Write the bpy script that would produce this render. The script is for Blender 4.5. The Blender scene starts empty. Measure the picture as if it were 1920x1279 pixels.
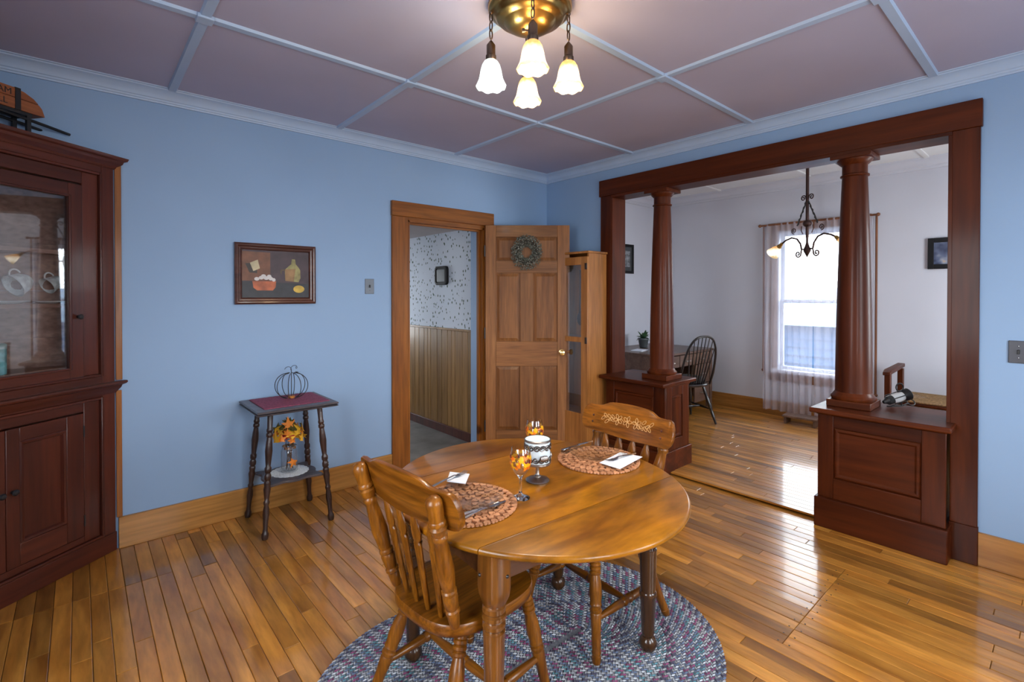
import bpy, bmesh, math, random
from mathutils import Vector, Matrix
R = math.radians
PI = math.pi
rnd = random.Random(7)
scn = bpy.context.scene
COL = scn.collection

# ------------------------------------------------------------------ camera
CAM = Vector((-3.629, -3.610, 1.45))
YAW, PITCH, FPX = R(48.862), R(-0.55), 927.6
cd = bpy.data.cameras.new('camera')
cam = bpy.data.objects.new('camera', cd)
COL.objects.link(cam)
cam.location = CAM
cam.rotation_euler = (R(90) + PITCH, 0, YAW - R(90))
cd.sensor_width = 36.0
cd.lens = FPX / 1920 * 36.0
cd.shift_y = -(639.5 - 561.8) / 1920
cd.clip_start = 0.02
scn.camera = cam

# ------------------------------------------------------------------ world, daylight, exposure
wd = bpy.data.worlds.new('world')
scn.world = wd
wd.use_nodes = True
bg = wd.node_tree.nodes['Background']
bg.inputs[0].default_value = (0.86, 0.94, 1.0, 1)
bg.inputs[1].default_value = 8.0
vs = scn.view_settings
vs.view_transform = 'Standard'
vs.look = 'None'
vs.exposure = 0.38
vs.gamma = 1.0
vs.use_curve_mapping = False
try:
    scn.cycles.use_denoising = True
    scn.cycles.max_bounces = 10
    scn.cycles.diffuse_bounces = 5
    scn.cycles.transparent_max_bounces = 16
    scn.cycles.sample_clamp_indirect = 6.0
    scn.cycles.caustics_reflective = False
    scn.cycles.caustics_refractive = False
except Exception:
    pass


def daylight(name, loc, rot, sx, sy, power, color=(0.90, 0.95, 1.0)):
    """window light: an area lamp filling a window opening"""
    l = bpy.data.lights.new(name, 'AREA')
    l.shape = 'RECTANGLE'
    l.size, l.size_y = sx, sy
    l.energy = power
    l.color = color
    o = bpy.data.objects.new(name, l)
    COL.objects.link(o)
    o.location = loc
    o.rotation_euler = rot
    return o


# windows of the unseen walls (behind the camera), plus added ones for hall and far room
daylight('daylight_front_window', (-2.9, -4.93, 1.45), (R(90), 0, 0), 0.9, 1.5, 28)
daylight('daylight_front_window', (-1.2, -4.93, 1.45), (R(90), 0, 0), 0.9, 1.5, 28)
daylight('daylight_left_window', (-4.45, -2.75, 1.45), (R(90), 0, R(270)), 0.9, 1.5, 26)
daylight('added_hall_daylight', (-1.45, 3.12, 1.35), (R(90), 0, R(180)), 0.8, 1.2, 16)  # extra light through an added, unseen window to lift the dim hall
daylight('added_far_room_daylight', (1.35, -4.43, 1.5), (R(90), 0, 0), 1.0, 1.5, 45)  # extra light through an added, unseen window to brighten the far room

# ------------------------------------------------------------------ materials
def newmat(name):
    m = bpy.data.materials.new(name)
    m.use_nodes = True
    nt = m.node_tree
    return m, nt, nt.nodes['Principled BSDF']


def N(nt, t, **kw):
    n = nt.nodes.new(t)
    for k, v in kw.items():
        setattr(n, k, v)
    return n


def ramp(nt, fac, stops):
    r = N(nt, 'ShaderNodeValToRGB')
    el = r.color_ramp.elements
    while len(el) < len(stops):
        el.new(0.5)
    for e, (pos, c) in zip(el, stops):
        e.position = pos
        e.color = (c[0], c[1], c[2], 1)
    nt.links.new(fac, r.inputs[0])
    return r.outputs[0]


def mixrgb(nt, mode, fac, a, b):
    m = N(nt, 'ShaderNodeMix', data_type='RGBA', blend_type=mode)
    for sock, v in ((m.inputs[0], fac), (m.inputs[6], a), (m.inputs[7], b)):
        if hasattr(v, 'is_linked') or hasattr(v, 'links'):
            nt.links.new(v, sock)
        elif isinstance(v, (int, float)):
            sock.default_value = v
        else:
            sock.default_value = (v[0], v[1], v[2], 1)
    return m.outputs[2]


def plain(name, col, rough=0.5, metal=0.0, coat=0.0, var=0.06, scale=6.0, bump=0.0, spec=0.5):
    m, nt, b = newmat(name)
    tc = N(nt, 'ShaderNodeTexCoord')
    no = N(nt, 'ShaderNodeTexNoise')
    no.inputs['Scale'].default_value = scale
    no.inputs['Detail'].default_value = 4
    nt.links.new(tc.outputs['Object'], no.inputs['Vector'])
    lo = [c * (1 - var) for c in col]
    hi = [min(1, c * (1 + var)) for c in col]
    nt.links.new(ramp(nt, no.outputs[0], [(0.3, lo), (0.7, hi)]), b.inputs['Base Color'])
    b.inputs['Roughness'].default_value = rough
    b.inputs['Metallic'].default_value = metal
    b.inputs['Coat Weight'].default_value = coat
    b.inputs['Specular IOR Level'].default_value = spec
    if bump:
        bp = N(nt, 'ShaderNodeBump')
        bp.inputs['Strength'].default_value = bump
        bp.inputs['Distance'].default_value = 0.004
        nt.links.new(no.outputs[0], bp.inputs['Height'])
        nt.links.new(bp.outputs[0], b.inputs['Normal'])
    return m


def wood(name, dark, light, axis=2, scale=9.0, rough=0.35, coat=0.3, rand=0.25, grain=0.5, knots=0.0, stretch=0.07, coat_rough=0.12, blotch=0.0, spec=0.3):
    """grain runs along local axis; every object draws its own piece of wood"""
    m, nt, b = newmat(name)
    tc = N(nt, 'ShaderNodeTexCoord')
    oi = N(nt, 'ShaderNodeObjectInfo')
    mp = N(nt, 'ShaderNodeMapping')
    s = [scale] * 3
    s[axis] = scale * stretch
    mp.inputs['Scale'].default_value = s
    off = N(nt, 'ShaderNodeVectorMath', operation='SCALE')
    off.inputs[0].default_value = (31.0, 17.0, 23.0)
    nt.links.new(oi.outputs['Random'], off.inputs['Scale'])
    add = N(nt, 'ShaderNodeVectorMath', operation='ADD')
    nt.links.new(tc.outputs['Object'], mp.inputs['Vector'])
    nt.links.new(mp.outputs[0], add.inputs[0])
    nt.links.new(off.outputs[0], add.inputs[1])
    n1 = N(nt, 'ShaderNodeTexNoise')
    n1.inputs['Scale'].default_value = 1.0
    n1.inputs['Detail'].default_value = 5
    n1.inputs['Distortion'].default_value = 1.2
    nt.links.new(add.outputs[0], n1.inputs['Vector'])
    n2 = N(nt, 'ShaderNodeTexNoise')
    n2.inputs['Scale'].default_value = 7.0
    n2.inputs['Detail'].default_value = 3
    nt.links.new(add.outputs[0], n2.inputs['Vector'])
    mid = [(a + c) / 2 for a, c in zip(dark, light)]
    c1 = ramp(nt, n1.outputs[0], [(0.28, dark), (0.5, mid), (0.72, light)])
    g = ramp(nt, n2.outputs[0], [(0.3, (1 - grain,) * 3), (0.62, (1.08,) * 3)])
    c2 = mixrgb(nt, 'MULTIPLY', 0.8, c1, g)
    if blotch:
        n3 = N(nt, 'ShaderNodeTexNoise')
        n3.inputs['Scale'].default_value = 0.9
        n3.inputs['Detail'].default_value = 9
        n3.inputs['Roughness'].default_value = 0.65
        nt.links.new(add.outputs[0], n3.inputs['Vector'])
        c2 = mixrgb(nt, 'MULTIPLY', blotch, c2, ramp(nt, n3.outputs[0], [(0.36, (0.34, 0.36, 0.30)), (0.50, (0.95, 0.95, 0.9)), (0.62, (1.1, 1.06, 1.0))]))
    if knots:
        vo = N(nt, 'ShaderNodeTexVoronoi')
        vo.inputs['Scale'].default_value = knots
        nt.links.new(tc.outputs['Object'], vo.inputs['Vector'])
        k = ramp(nt, vo.outputs['Distance'], [(0.05, (0.12, 0.05, 0.02)), (0.11, (1, 1, 1))])
        c2 = mixrgb(nt, 'MULTIPLY', 0.85, c2, k)
    if rand:
        mr = N(nt, 'ShaderNodeMapRange')
        mr.inputs['To Min'].default_value = 1 - rand
        mr.inputs['To Max'].default_value = 1 + rand
        nt.links.new(oi.outputs['Random'], mr.inputs['Value'])
        hs = N(nt, 'ShaderNodeHueSaturation')
        nt.links.new(mr.outputs[0], hs.inputs['Value'])
        nt.links.new(c2, hs.inputs['Color'])
        c2 = hs.outputs[0]
    nt.links.new(c2, b.inputs['Base Color'])
    b.inputs['Roughness'].default_value = rough
    b.inputs['Specular IOR Level'].default_value = spec
    b.inputs['Coat Weight'].default_value = coat
    b.inputs['Coat Roughness'].default_value = coat_rough
    bp = N(nt, 'ShaderNodeBump')
    bp.inputs['Strength'].default_value = 0.03
    bp.inputs['Distance'].default_value = 0.002
    nt.links.new(n2.outputs[0], bp.inputs['Height'])
    nt.links.new(bp.outputs[0], b.inputs['Normal'])
    return m


def metal(name, col, rough=0.3):
    return plain(name, col, rough, 1.0, var=0.12, scale=14)


def clear_pane(name, tint=(1, 1, 1), gloss=1.0, power=4.0):
    """window and cabinet glass: see-through with mirror reflections at the Fresnel rate"""
    m = bpy.data.materials.new(name)
    m.use_nodes = True
    nt = m.node_tree
    nt.nodes.remove(nt.nodes['Principled BSDF'])
    tr = N(nt, 'ShaderNodeBsdfTransparent')
    tr.inputs[0].default_value = (*tint, 1)
    gl = N(nt, 'ShaderNodeBsdfGlossy')
    gl.inputs['Roughness'].default_value = 0.02
    lw = N(nt, 'ShaderNodeLayerWeight')
    pw = N(nt, 'ShaderNodeMath', operation='POWER')
    pw.inputs[1].default_value = power
    nt.links.new(lw.outputs['Facing'], pw.inputs[0])
    mu = N(nt, 'ShaderNodeMath', operation='MULTIPLY_ADD')
    mu.inputs[1].default_value = 0.85
    mu.inputs[2].default_value = 0.045 * gloss
    mu.use_clamp = True
    nt.links.new(pw.outputs[0], mu.inputs[0])
    mx = N(nt, 'ShaderNodeMixShader')
    nt.links.new(mu.outputs[0], mx.inputs[0])
    nt.links.new(tr.outputs[0], mx.inputs[1])
    nt.links.new(gl.outputs[0], mx.inputs[2])
    nt.links.new(mx.outputs[0], nt.nodes['Material Output'].inputs[0])
    return m


def sheer(name, col, alpha):
    m = bpy.data.materials.new(name)
    m.use_nodes = True
    nt = m.node_tree
    nt.nodes.remove(nt.nodes['Principled BSDF'])
    tr = N(nt, 'ShaderNodeBsdfTransparent')
    df = N(nt, 'ShaderNodeBsdfDiffuse')
    df.inputs[0].default_value = (*col, 1)
    tl = N(nt, 'ShaderNodeBsdfTranslucent')
    tl.inputs[0].default_value = (*col, 1)
    m1 = N(nt, 'ShaderNodeMixShader')
    m1.inputs[0].default_value = 0.3
    nt.links.new(df.outputs[0], m1.inputs[1])
    nt.links.new(tl.outputs[0], m1.inputs[2])
    tc = N(nt, 'ShaderNodeTexCoord')
    no = N(nt, 'ShaderNodeTexNoise')
    no.inputs['Scale'].default_value = 3.0
    nt.links.new(tc.outputs['Object'], no.inputs['Vector'])
    mr = N(nt, 'ShaderNodeMapRange')
    mr.inputs['To Min'].default_value = alpha - 0.08
    mr.inputs['To Max'].default_value = alpha + 0.08
    nt.links.new(no.outputs[0], mr.inputs['Value'])
    m2 = N(nt, 'ShaderNodeMixShader')
    nt.links.new(mr.outputs[0], m2.inputs[0])
    nt.links.new(tr.outputs[0], m2.inputs[1])
    nt.links.new(m1.outputs[0], m2.inputs[2])
    nt.links.new(m2.outputs[0], nt.nodes['Material Output'].inputs[0])
    return m


def lamp_glass(name, col, strength):
    m, nt, b = newmat(name)
    b.inputs['Base Color'].default_value = (col[0] * .22, col[1] * .2, col[2] * .18, 1)
    b.inputs['Roughness'].default_value = 0.35
    tc = N(nt, 'ShaderNodeTexCoord')
    sp = N(nt, 'ShaderNodeSeparateXYZ')
    nt.links.new(tc.outputs['Generated'], sp.inputs[0])
    no = N(nt, 'ShaderNodeTexNoise')
    no.inputs['Scale'].default_value = 9
    nt.links.new(tc.outputs['Generated'], no.inputs['Vector'])
    ad = N(nt, 'ShaderNodeMath', operation='MULTIPLY_ADD')
    ad.inputs[1].default_value = 0.25
    nt.links.new(no.outputs[0], ad.inputs[0])
    nt.links.new(sp.outputs['Z'], ad.inputs[2])
    dim = [c * 0.55 for c in col]
    top = (col[0] * 0.62, col[1] * 0.42, col[2] * 0.25) if col[2] < 0.8 else [c * 0.6 for c in col]
    hot = (1.5, 1.4, 1.2) if col[2] < 0.8 else (1.5, 1.55, 1.5)
    c = ramp(nt, ad.outputs[0], [(0.24, dim), (0.46, hot), (0.66, hot), (0.95, top)])
    nt.links.new(c, b.inputs['Emission Color'])
    b.inputs['Emission Strength'].default_value = strength * 1.0
    tr = N(nt, 'ShaderNodeBsdfTransparent')
    tr.inputs[0].default_value = (1.0, 0.93, 0.80, 1) if col[2] < 0.8 else (0.95, 1.0, 1.0, 1)
    mx = N(nt, 'ShaderNodeMixShader')
    mx.inputs[0].default_value = 0.38
    nt.links.new(b.outputs[0], mx.inputs[1])
    nt.links.new(tr.outputs[0], mx.inputs[2])
    nt.links.new(mx.outputs[0], nt.nodes['Material Output'].inputs[0])
    return m


WALL_BLUE = plain('blue_wall_paint', (0.265, 0.400, 0.600), 0.55, var=0.03, scale=1.5)
WALL_CREAM = plain('cream_wall_paint', (0.59, 0.60, 0.665), 0.6, var=0.03, scale=1.5)
TAUPE = plain('taupe_ceiling_board', (0.430, 0.415, 0.535), 0.6, var=0.04, scale=2.0)
WHITE_TRIM = plain('white_trim_paint', (0.40, 0.52, 0.70), 0.45, var=0.03)
WHITE_CEIL = plain('white_ceiling_paint', (0.72, 0.72, 0.72), 0.6, var=0.02)
PINE = wood('honey_pine', (0.34, 0.145, 0.03), (0.54, 0.265, 0.07), 0, 8, 0.38, 0.25, 0.08, 0.3, knots=1.6)
PINE_V = wood('honey_pine_upright', (0.19, 0.054, 0.006), (0.32, 0.108, 0.014), 2, 8, 0.45, 0.10, 0.08, 0.35, knots=1.9)
PINE_H = wood('honey_pine_head', (0.19, 0.054, 0.006), (0.32, 0.108, 0.014), 0, 8, 0.45, 0.10, 0.08, 0.35, knots=1.9)
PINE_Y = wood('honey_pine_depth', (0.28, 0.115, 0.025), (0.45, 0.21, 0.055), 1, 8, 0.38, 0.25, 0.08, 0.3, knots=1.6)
DOORWOOD = wood('fir_door_upright', (0.18, 0.066, 0.018), (0.32, 0.132, 0.042), 2, 11, 0.5, 0.06, 0.18, 0.3)
DOORWOOD_H = wood('fir_door_level', (0.18, 0.066, 0.018), (0.32, 0.132, 0.042), 0, 11, 0.5, 0.06, 0.18, 0.3)
DOORPANEL = wood('fir_door_panel', (0.15, 0.052, 0.013), (0.27, 0.108, 0.033), 2, 11, 0.5, 0.06, 0.22, 0.3)
MAHOG = wood('mahogany_upright', (0.036, 0.006, 0.0014), (0.105, 0.0215, 0.0045), 2, 7, 0.42, 0.10, 0.08, 0.28, coat_rough=0.15, spec=0.14)
MAHOG_Y = wood('mahogany_level', (0.036, 0.006, 0.0014), (0.105, 0.0215, 0.0045), 1, 7, 0.42, 0.10, 0.08, 0.28, coat_rough=0.15, spec=0.14)
CHERRY = wood('dark_cherry_upright', (0.05, 0.0105, 0.006), (0.115, 0.0255, 0.0125), 2, 6, 0.40, 0.25, 0.08, 0.35, spec=0.35)
CHERRY_H = wood('dark_cherry_level', (0.05, 0.0105, 0.006), (0.115, 0.0255, 0.0125), 0, 6, 0.40, 0.25, 0.08, 0.35, spec=0.35)
CABBACK = wood('greyed_back_board', (0.15, 0.085, 0.07), (0.36, 0.24, 0.19), 0, 7, 0.6, 0.0, 0.1, 0.5)
OAK = wood('oak_upright', (0.11, 0.03, 0.0015), (0.285, 0.096, 0.007), 2, 16, 0.34, 0.22, 0.06, 0.55)
OAK_Y = wood('oak_level', (0.11, 0.03, 0.0015), (0.285, 0.096, 0.007), 1, 16, 0.34, 0.22, 0.06, 0.55)
OAK_X = wood('oak_seat', (0.11, 0.03, 0.0015), (0.285, 0.096, 0.007), 0, 16, 0.34, 0.22, 0.06, 0.55)
TABLETOP = wood('table_top_maple', (0.13, 0.036, 0.0015), (0.47, 0.18, 0.007), 0, 5, 0.32, 0.24, 0.05, 0.3, stretch=0.3, coat_rough=0.08, blotch=0.75)
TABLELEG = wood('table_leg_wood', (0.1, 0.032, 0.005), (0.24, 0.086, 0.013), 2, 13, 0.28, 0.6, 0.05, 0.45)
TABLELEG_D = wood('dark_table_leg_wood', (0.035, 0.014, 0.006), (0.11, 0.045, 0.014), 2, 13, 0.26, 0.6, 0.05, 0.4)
DARKLEG = wood('walnut_turned', (0.022, 0.011, 0.009), (0.065, 0.032, 0.024), 2, 12, 0.32, 0.4, 0.05, 0.3)
DARKTOP = wood('walnut_top', (0.045, 0.036, 0.04), (0.12, 0.1, 0.11), 0, 10, 0.4, 0.25, 0.05, 0.3)
FLOOR = wood('varnished_floor_board', (0.27, 0.092, 0.01), (0.6, 0.272, 0.05), 1, 7, 0.32, 0.9, 0.36, 0.28, stretch=0.16, coat_rough=0.10, blotch=0.35)
DESK = wood('desk_wood', (0.085, 0.045, 0.032), (0.19, 0.11, 0.075), 0, 7, 0.4, 0.25, 0.05, 0.3)
BLACKWOOD = plain('black_painted_wood', (0.014, 0.010, 0.010), 0.3, coat=0.4)
CURIO = wood('amber_cabinet_upright', (0.32, 0.12, 0.028), (0.50, 0.21, 0.055), 2, 9, 0.35, 0.35, 0.06, 0.3)
PANEL = wood('hall_panel_board', (0.21, 0.105, 0.03), (0.37, 0.20, 0.065), 2, 9, 0.4, 0.2, 0.14, 0.35)
BLACKGAP = plain('dark_subfloor', (0.025, 0.014, 0.008), 0.8)
BLACK = plain('black_iron', (0.012, 0.012, 0.014), 0.45)
BLACKPLASTIC = plain('black_plastic', (0.010, 0.010, 0.012), 0.6, spec=0.25)
BRASS = metal('antique_brass', (0.42, 0.25, 0.075), 0.28)
BRASS_BR = metal('bright_brass', (0.80, 0.58, 0.22), 0.2)
BRONZE = metal('dark_bronze', (0.13, 0.095, 0.075), 0.38)
DARKPEWTER = metal('dark_pewter', (0.17, 0.145, 0.13), 0.35)
SILVER = metal('polished_steel', (0.72, 0.72, 0.74), 0.16)
PEWTER = metal('antique_pewter', (0.40, 0.36, 0.33), 0.35)
GLASS = clear_pane('window_glass')
CABGLASS = clear_pane('cabinet_glass', gloss=3.6)
def solid_glass(name):
    m, nt, b = newmat(name)
    b.inputs['Transmission Weight'].default_value = 1.0
    b.inputs['Roughness'].default_value = 0.02
    b.inputs['IOR'].default_value = 1.47
    tc = N(nt, 'ShaderNodeTexCoord')
    no = N(nt, 'ShaderNodeTexNoise')
    nt.links.new(tc.outputs['Object'], no.inputs['Vector'])
    nt.links.new(ramp(nt, no.outputs[0], [(0, (.96, .98, 1)), (1, (1, 1, 1))]), b.inputs['Base Color'])
    return m


STEMGLASS = solid_glass('stem_glass')
JARGLASS = clear_pane('jar_glass', (0.985, 0.99, 0.99), 1.6, 3.0)
PLATEGLASS = clear_pane('plate_glass', (0.985, 0.998, 0.993), 0.6, 5.5)
WHITE = plain('white_ceramic', (0.75, 0.78, 0.80), 0.25, var=0.03)
LINEN = plain('white_linen', (0.78, 0.83, 0.92), 0.8, var=0.03)
GREYPLATE = plain('grey_switch_plate', (0.16, 0.18, 0.21), 0.4, 0.3)
BURGUNDY = plain('burgundy_weave', (0.25, 0.05, 0.095), 0.85, var=0.35, scale=110, bump=0.6)
HEARTWOOD = wood('heart_tile_wood', (0.42, 0.18, 0.085), (0.62, 0.31, 0.16), 0, 30, 0.5, 0.1, 0.22, 0.2)
CORK = wood('placemat_inner_wood', (0.20, 0.085, 0.04), (0.34, 0.16, 0.075), 0, 30, 0.6, 0.0, 0.1, 0.2)
SHEER = sheer('sheer_curtain_cloth', (0.80, 0.78, 0.88), 0.34)
ROD = wood('curtain_rod_wood', (0.13, 0.045, 0.02), (0.26, 0.10, 0.04), 2, 9, 0.4, 0.2, 0.0, 0.3)
SHADE_W = lamp_glass('lit_amber_shade', (1.0, 0.76, 0.40), 1.0)
SHADE_C = lamp_glass('lit_white_shade', (0.85, 1.0, 0.97), 1.0)
LEAFCOL = [plain('leaf_orange', (0.75, 0.22, 0.015), 0.6), plain('leaf_gold', (0.80, 0.42, 0.02), 0.6),
           plain('leaf_red', (0.42, 0.03, 0.015), 0.6), plain('leaf_olive', (0.12, 0.10, 0.02), 0.6)]
GREENLEAF = plain('green_leaf', (0.03, 0.085, 0.03), 0.5, var=0.3)
SAGE = plain('dried_sage', (0.11, 0.12, 0.095), 0.8, var=0.5, scale=60)
PALEBERRY = plain('pale_dried_flower', (0.34, 0.33, 0.27), 0.8, var=0.3, scale=60)
RUSH = plain('woven_rush', (0.20, 0.115, 0.05), 0.75, var=0.45, scale=70, bump=0.5)

# ------------------------------------------------------------------ mesh helpers
class MB:
    def __init__(s):
        s.v, s.f = [], []

    def add(s, vs_, fs_, m=None):
        k = len(s.v)
        for p in vs_:
            p = Vector(p)
            s.v.append(m @ p if m is not None else p)
        s.f += [[k + i for i in f] for f in fs_]
        return s

    def box(s, x0, x1, y0, y1, z0, z1, m=None):
        x0, x1 = min(x0, x1), max(x0, x1)
        y0, y1 = min(y0, y1), max(y0, y1)
        z0, z1 = min(z0, z1), max(z0, z1)
        vs_ = [(x, y, z) for z in (z0, z1) for y in (y0, y1) for x in (x0, x1)]
        return s.add(vs_, [(0, 2, 3, 1), (4, 5, 7, 6), (0, 1, 5, 4), (2, 6, 7, 3), (0, 4, 6, 2), (1, 3, 7, 5)], m)

    def loft(s, rings, closed=True, caps=True, m=None):
        n = len(rings[0])
        vs_ = [p for r in rings for p in r]
        fs_ = []
        for i in range(len(rings) - 1):
            for j in range(n if closed else n - 1):
                a, b = i * n + j, i * n + (j + 1) % n
                fs_.append((a, b, b + n, a + n))
        if caps and closed:
            fs_.append(tuple(range(n - 1, -1, -1)))
            k = (len(rings) - 1) * n
            fs_.append(tuple(range(k, k + n)))
        return s.add(vs_, fs_, m)

    def lathe(s, prof, seg=18, m=None, caps=True):
        return s.loft([[(max(r, 1e-4) * math.cos(2 * PI * j / seg), max(r, 1e-4) * math.sin(2 * PI * j / seg), z)
                        for j in range(seg)] for r, z in prof], True, caps, m)

    def turned(s, p0, p1, prof, seg=12):
        """prof: (t along p0->p1, radius)"""
        p0, p1 = Vector(p0), Vector(p1)
        d = p1 - p0
        q = d.to_track_quat('Z', 'Y').to_matrix().to_4x4()
        return s.lathe([(r, t * d.length) for t, r in prof], seg, Matrix.Translation(p0) @ q)

    def tube(s, pts, r, seg=6, closed=False):
        pts = [Vector(p) for p in pts]
        n = len(pts)
        rr = r if isinstance(r, (list, tuple)) else [r] * n
        tang = []
        for i in range(n):
            a = pts[(i - 1) % n] if (closed or i > 0) else pts[i]
            b = pts[(i + 1) % n] if (closed or i < n - 1) else pts[i]
            t = b - a
            tang.append(t.normalized() if t.length > 1e-9 else Vector((0, 0, 1)))
        u = tang[0].orthogonal().normalized()
        rings = []
        for i in range(n):
            t = tang[i]
            u = (u - t * u.dot(t))
            u = u.normalized() if u.length > 1e-6 else t.orthogonal().normalized()
            w = t.cross(u)
            rings.append([pts[i] + (u * math.cos(2 * PI * j / seg) + w * math.sin(2 * PI * j / seg)) * rr[i] for j in range(seg)])
        if closed:
            rings.append(rings[0])
        return s.loft(rings, True, not closed)

    def prism(s, poly, h0, h1, m=None):
        return s.loft([[(x, y, h0) for x, y in poly], [(x, y, h1) for x, y in poly]], True, True, m)

    def ball(s, c, r, seg=12, rings=8, sq=(1, 1, 1)):
        c = Vector(c)
        prof = [(r * math.sin(PI * i / rings), -r * math.cos(PI * i / rings)) for i in range(rings + 1)]
        return s.lathe(prof, seg, Matrix.Translation(c) @ Matrix.Diagonal((*sq, 1)))

    def build(s, name, mat, parent=None, bevel=0.0, smooth=True, angle=38, seg=2):
        me = bpy.data.meshes.new(name)
        me.from_pydata([tuple(p) for p in s.v], [], s.f)
        bm = bmesh.new()
        bm.from_mesh(me)
        bmesh.ops.recalc_face_normals(bm, faces=bm.faces)
        bm.to_mesh(me)
        bm.free()
        if smooth:
            me.polygons.foreach_set('use_smooth', [True] * len(me.polygons))
            me.set_sharp_from_angle(angle=R(angle))
        for mm in (mat if isinstance(mat, (list, tuple)) else [mat]):
            me.materials.append(mm)
        o = bpy.data.objects.new(name, me)
        COL.objects.link(o)
        if parent is not None:
            o.parent = parent
        if bevel:
            md = o.modifiers.new('edge', 'BEVEL')
            md.width = bevel
            md.segments = seg
            md.limit_method = 'ANGLE'
            md.angle_limit = R(40)
        return o


def tag(o, label, cat, group=None, kind=None):
    if label:
        o['label'] = label
    if cat:
        o['category'] = cat
    if group:
        o['group'] = group
    if kind:
        o['kind'] = kind
    return o


def thing(name, label, cat, loc=(0, 0, 0), rotz=0.0, group=None, kind=None):
    o = bpy.data.objects.new(name, None)
    o.empty_display_size = 0.1
    COL.objects.link(o)
    o.location = loc
    o.rotation_euler = (0, 0, rotz)
    return tag(o, label, cat, group, kind)


def struct(o, label=None):
    o['kind'] = 'structure'
    if label:
        o['label'] = label
    return o


def copy_tree(o, parent=None):
    c = o.copy()
    COL.objects.link(c)
    c.parent = parent
    for ch in list(o.children):
        copy_tree(ch, c)
    return c


def bx(name, mat, parent, *b, bevel=0.0, m=None):
    return MB().box(*b, m=m).build(name, mat, parent, bevel=bevel)


CF = Vector((math.cos(YAW) * math.cos(PITCH), math.sin(YAW) * math.cos(PITCH), math.sin(PITCH)))
CR = Vector((math.sin(YAW), -math.cos(YAW), 0))
CU = CR.cross(CF)


def in_frame_area(x0, x1, y0, y1):
    """rough size in the picture of a floor board (0 when out of frame)"""
    pts, near = [], False
    for x in (x0, x1):
        for t in (0, 0.25, 0.5, 0.75, 1):
            d = Vector((x, y0 + (y1 - y0) * t, 0)) - CAM
            z = d.dot(CF)
            if z < 0.15:
                continue
            px, py = 960 + FPX * d.dot(CR) / z, 561.8 - FPX * d.dot(CU) / z
            if -5 <= px <= 1925 and -5 <= py <= 1284:
                pts.append((px, py))
    if not pts:
        return 0.0
    d = Vector(((x0 + x1) / 2, (y0 + y1) / 2, 0)) - CAM
    z = max(d.dot(CF), 0.6)
    return (x1 - x0) * (y1 - y0) / z ** 3 * len(pts)


# ================================================================== THE SETTING
XL, YF, H = -4.32, -4.80, 2.665          # left wall, front wall (behind camera), ceiling
FX, FY, FZ0, FH = 2.62, 0.37, 0.025, 2.78  # far room: end wall, left wall, floor, ceiling

# ---- floor with single boards
floor = struct(bx('floor', BLACKGAP, None, XL, 0.0, YF, 0.0, -0.10, -0.021), 'honey coloured varnished strip floor of the dining room')
BW = 0.0655
boards = []
i = 0
x = XL
while x < -0.02:
    x1 = min(x + BW, -0.0005)
    y = YF - rnd.uniform(0, 0.6)
    cuts = []
    while y < 0:
        L = rnd.uniform(0.45, 1.5)
        cuts.append(y)
        y += L
    # straight repair joints across the boards
    if -1.46 < x < -0.64:
        cuts = [c for c in cuts if abs(c + 2.81) > 0.25] + [-2.81]
    if x < -3.30:
        cuts = [c for c in cuts if c < -0.75] + [-0.50]
    cuts = sorted(cuts) + [0.0]
    for a, b in zip(cuts[:-1], cuts[1:]):
        a = max(a, YF)
        if b - a > 0.03:
            boards.append((x, x1, a, b))
    x += BW
boards.sort(key=lambda q: -in_frame_area(*q))
BTOP = 0.0


def board_mesh(w, l, name, th=0.02):
    g, e = 0.0009, 0.0022
    hw, hl = w / 2 - g, l / 2 - g
    mb = MB()
    mb.loft([[(-hw, -hl, -th), (hw, -hl, -th), (hw, hl, -th), (-hw, hl, -th)],
             [(-hw, -hl, -0.0012), (hw, -hl, -0.0012), (hw, hl, -0.0012), (-hw, hl, -0.0012)],
             [(-hw + e, -hl + e, 0), (hw - e, -hl + e, 0), (hw - e, hl - e, 0), (-hw + e, hl - e, 0)]])
    return mb


rest = MB()
for k, (x0, x1, y0, y1) in enumerate(boards):
    mb = board_mesh(x1 - x0, y1 - y0, 'floor_board')
    if k < 300 and in_frame_area(x0, x1, y0, y1) > 0:
        o = mb.build('floor_board', FLOOR, floor, smooth=False)
        o.location = ((x0 + x1) / 2, (y0 + y1) / 2, BTOP + rnd.uniform(-0.0006, 0.0006))
        o.rotation_euler = (rnd.uniform(-.0007, .0007), rnd.uniform(-.006, .006), 0)
    else:
        rest.add(mb.v, mb.f, Matrix.Translation(((x0 + x1) / 2, (y0 + y1) / 2, BTOP)))
rest.build('more_floor_boards', FLOOR, floor, smooth=False)['kind'] = 'stuff'
# nail heads along the repair joint
nails = MB()
for k in range(13):
    for s in (-1, 1):
        nails.lathe([(0.0035, 0), (0.0035, 0.0012), (0.001, 0.0014)], 8, Matrix.Translation((-1.43 + k * BW, -2.81 + s * (0.022 + rnd.uniform(-.006, .006)), 0.0)))
nails.build('nail_heads', BLACK, floor)['kind'] = 'stuff'

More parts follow.
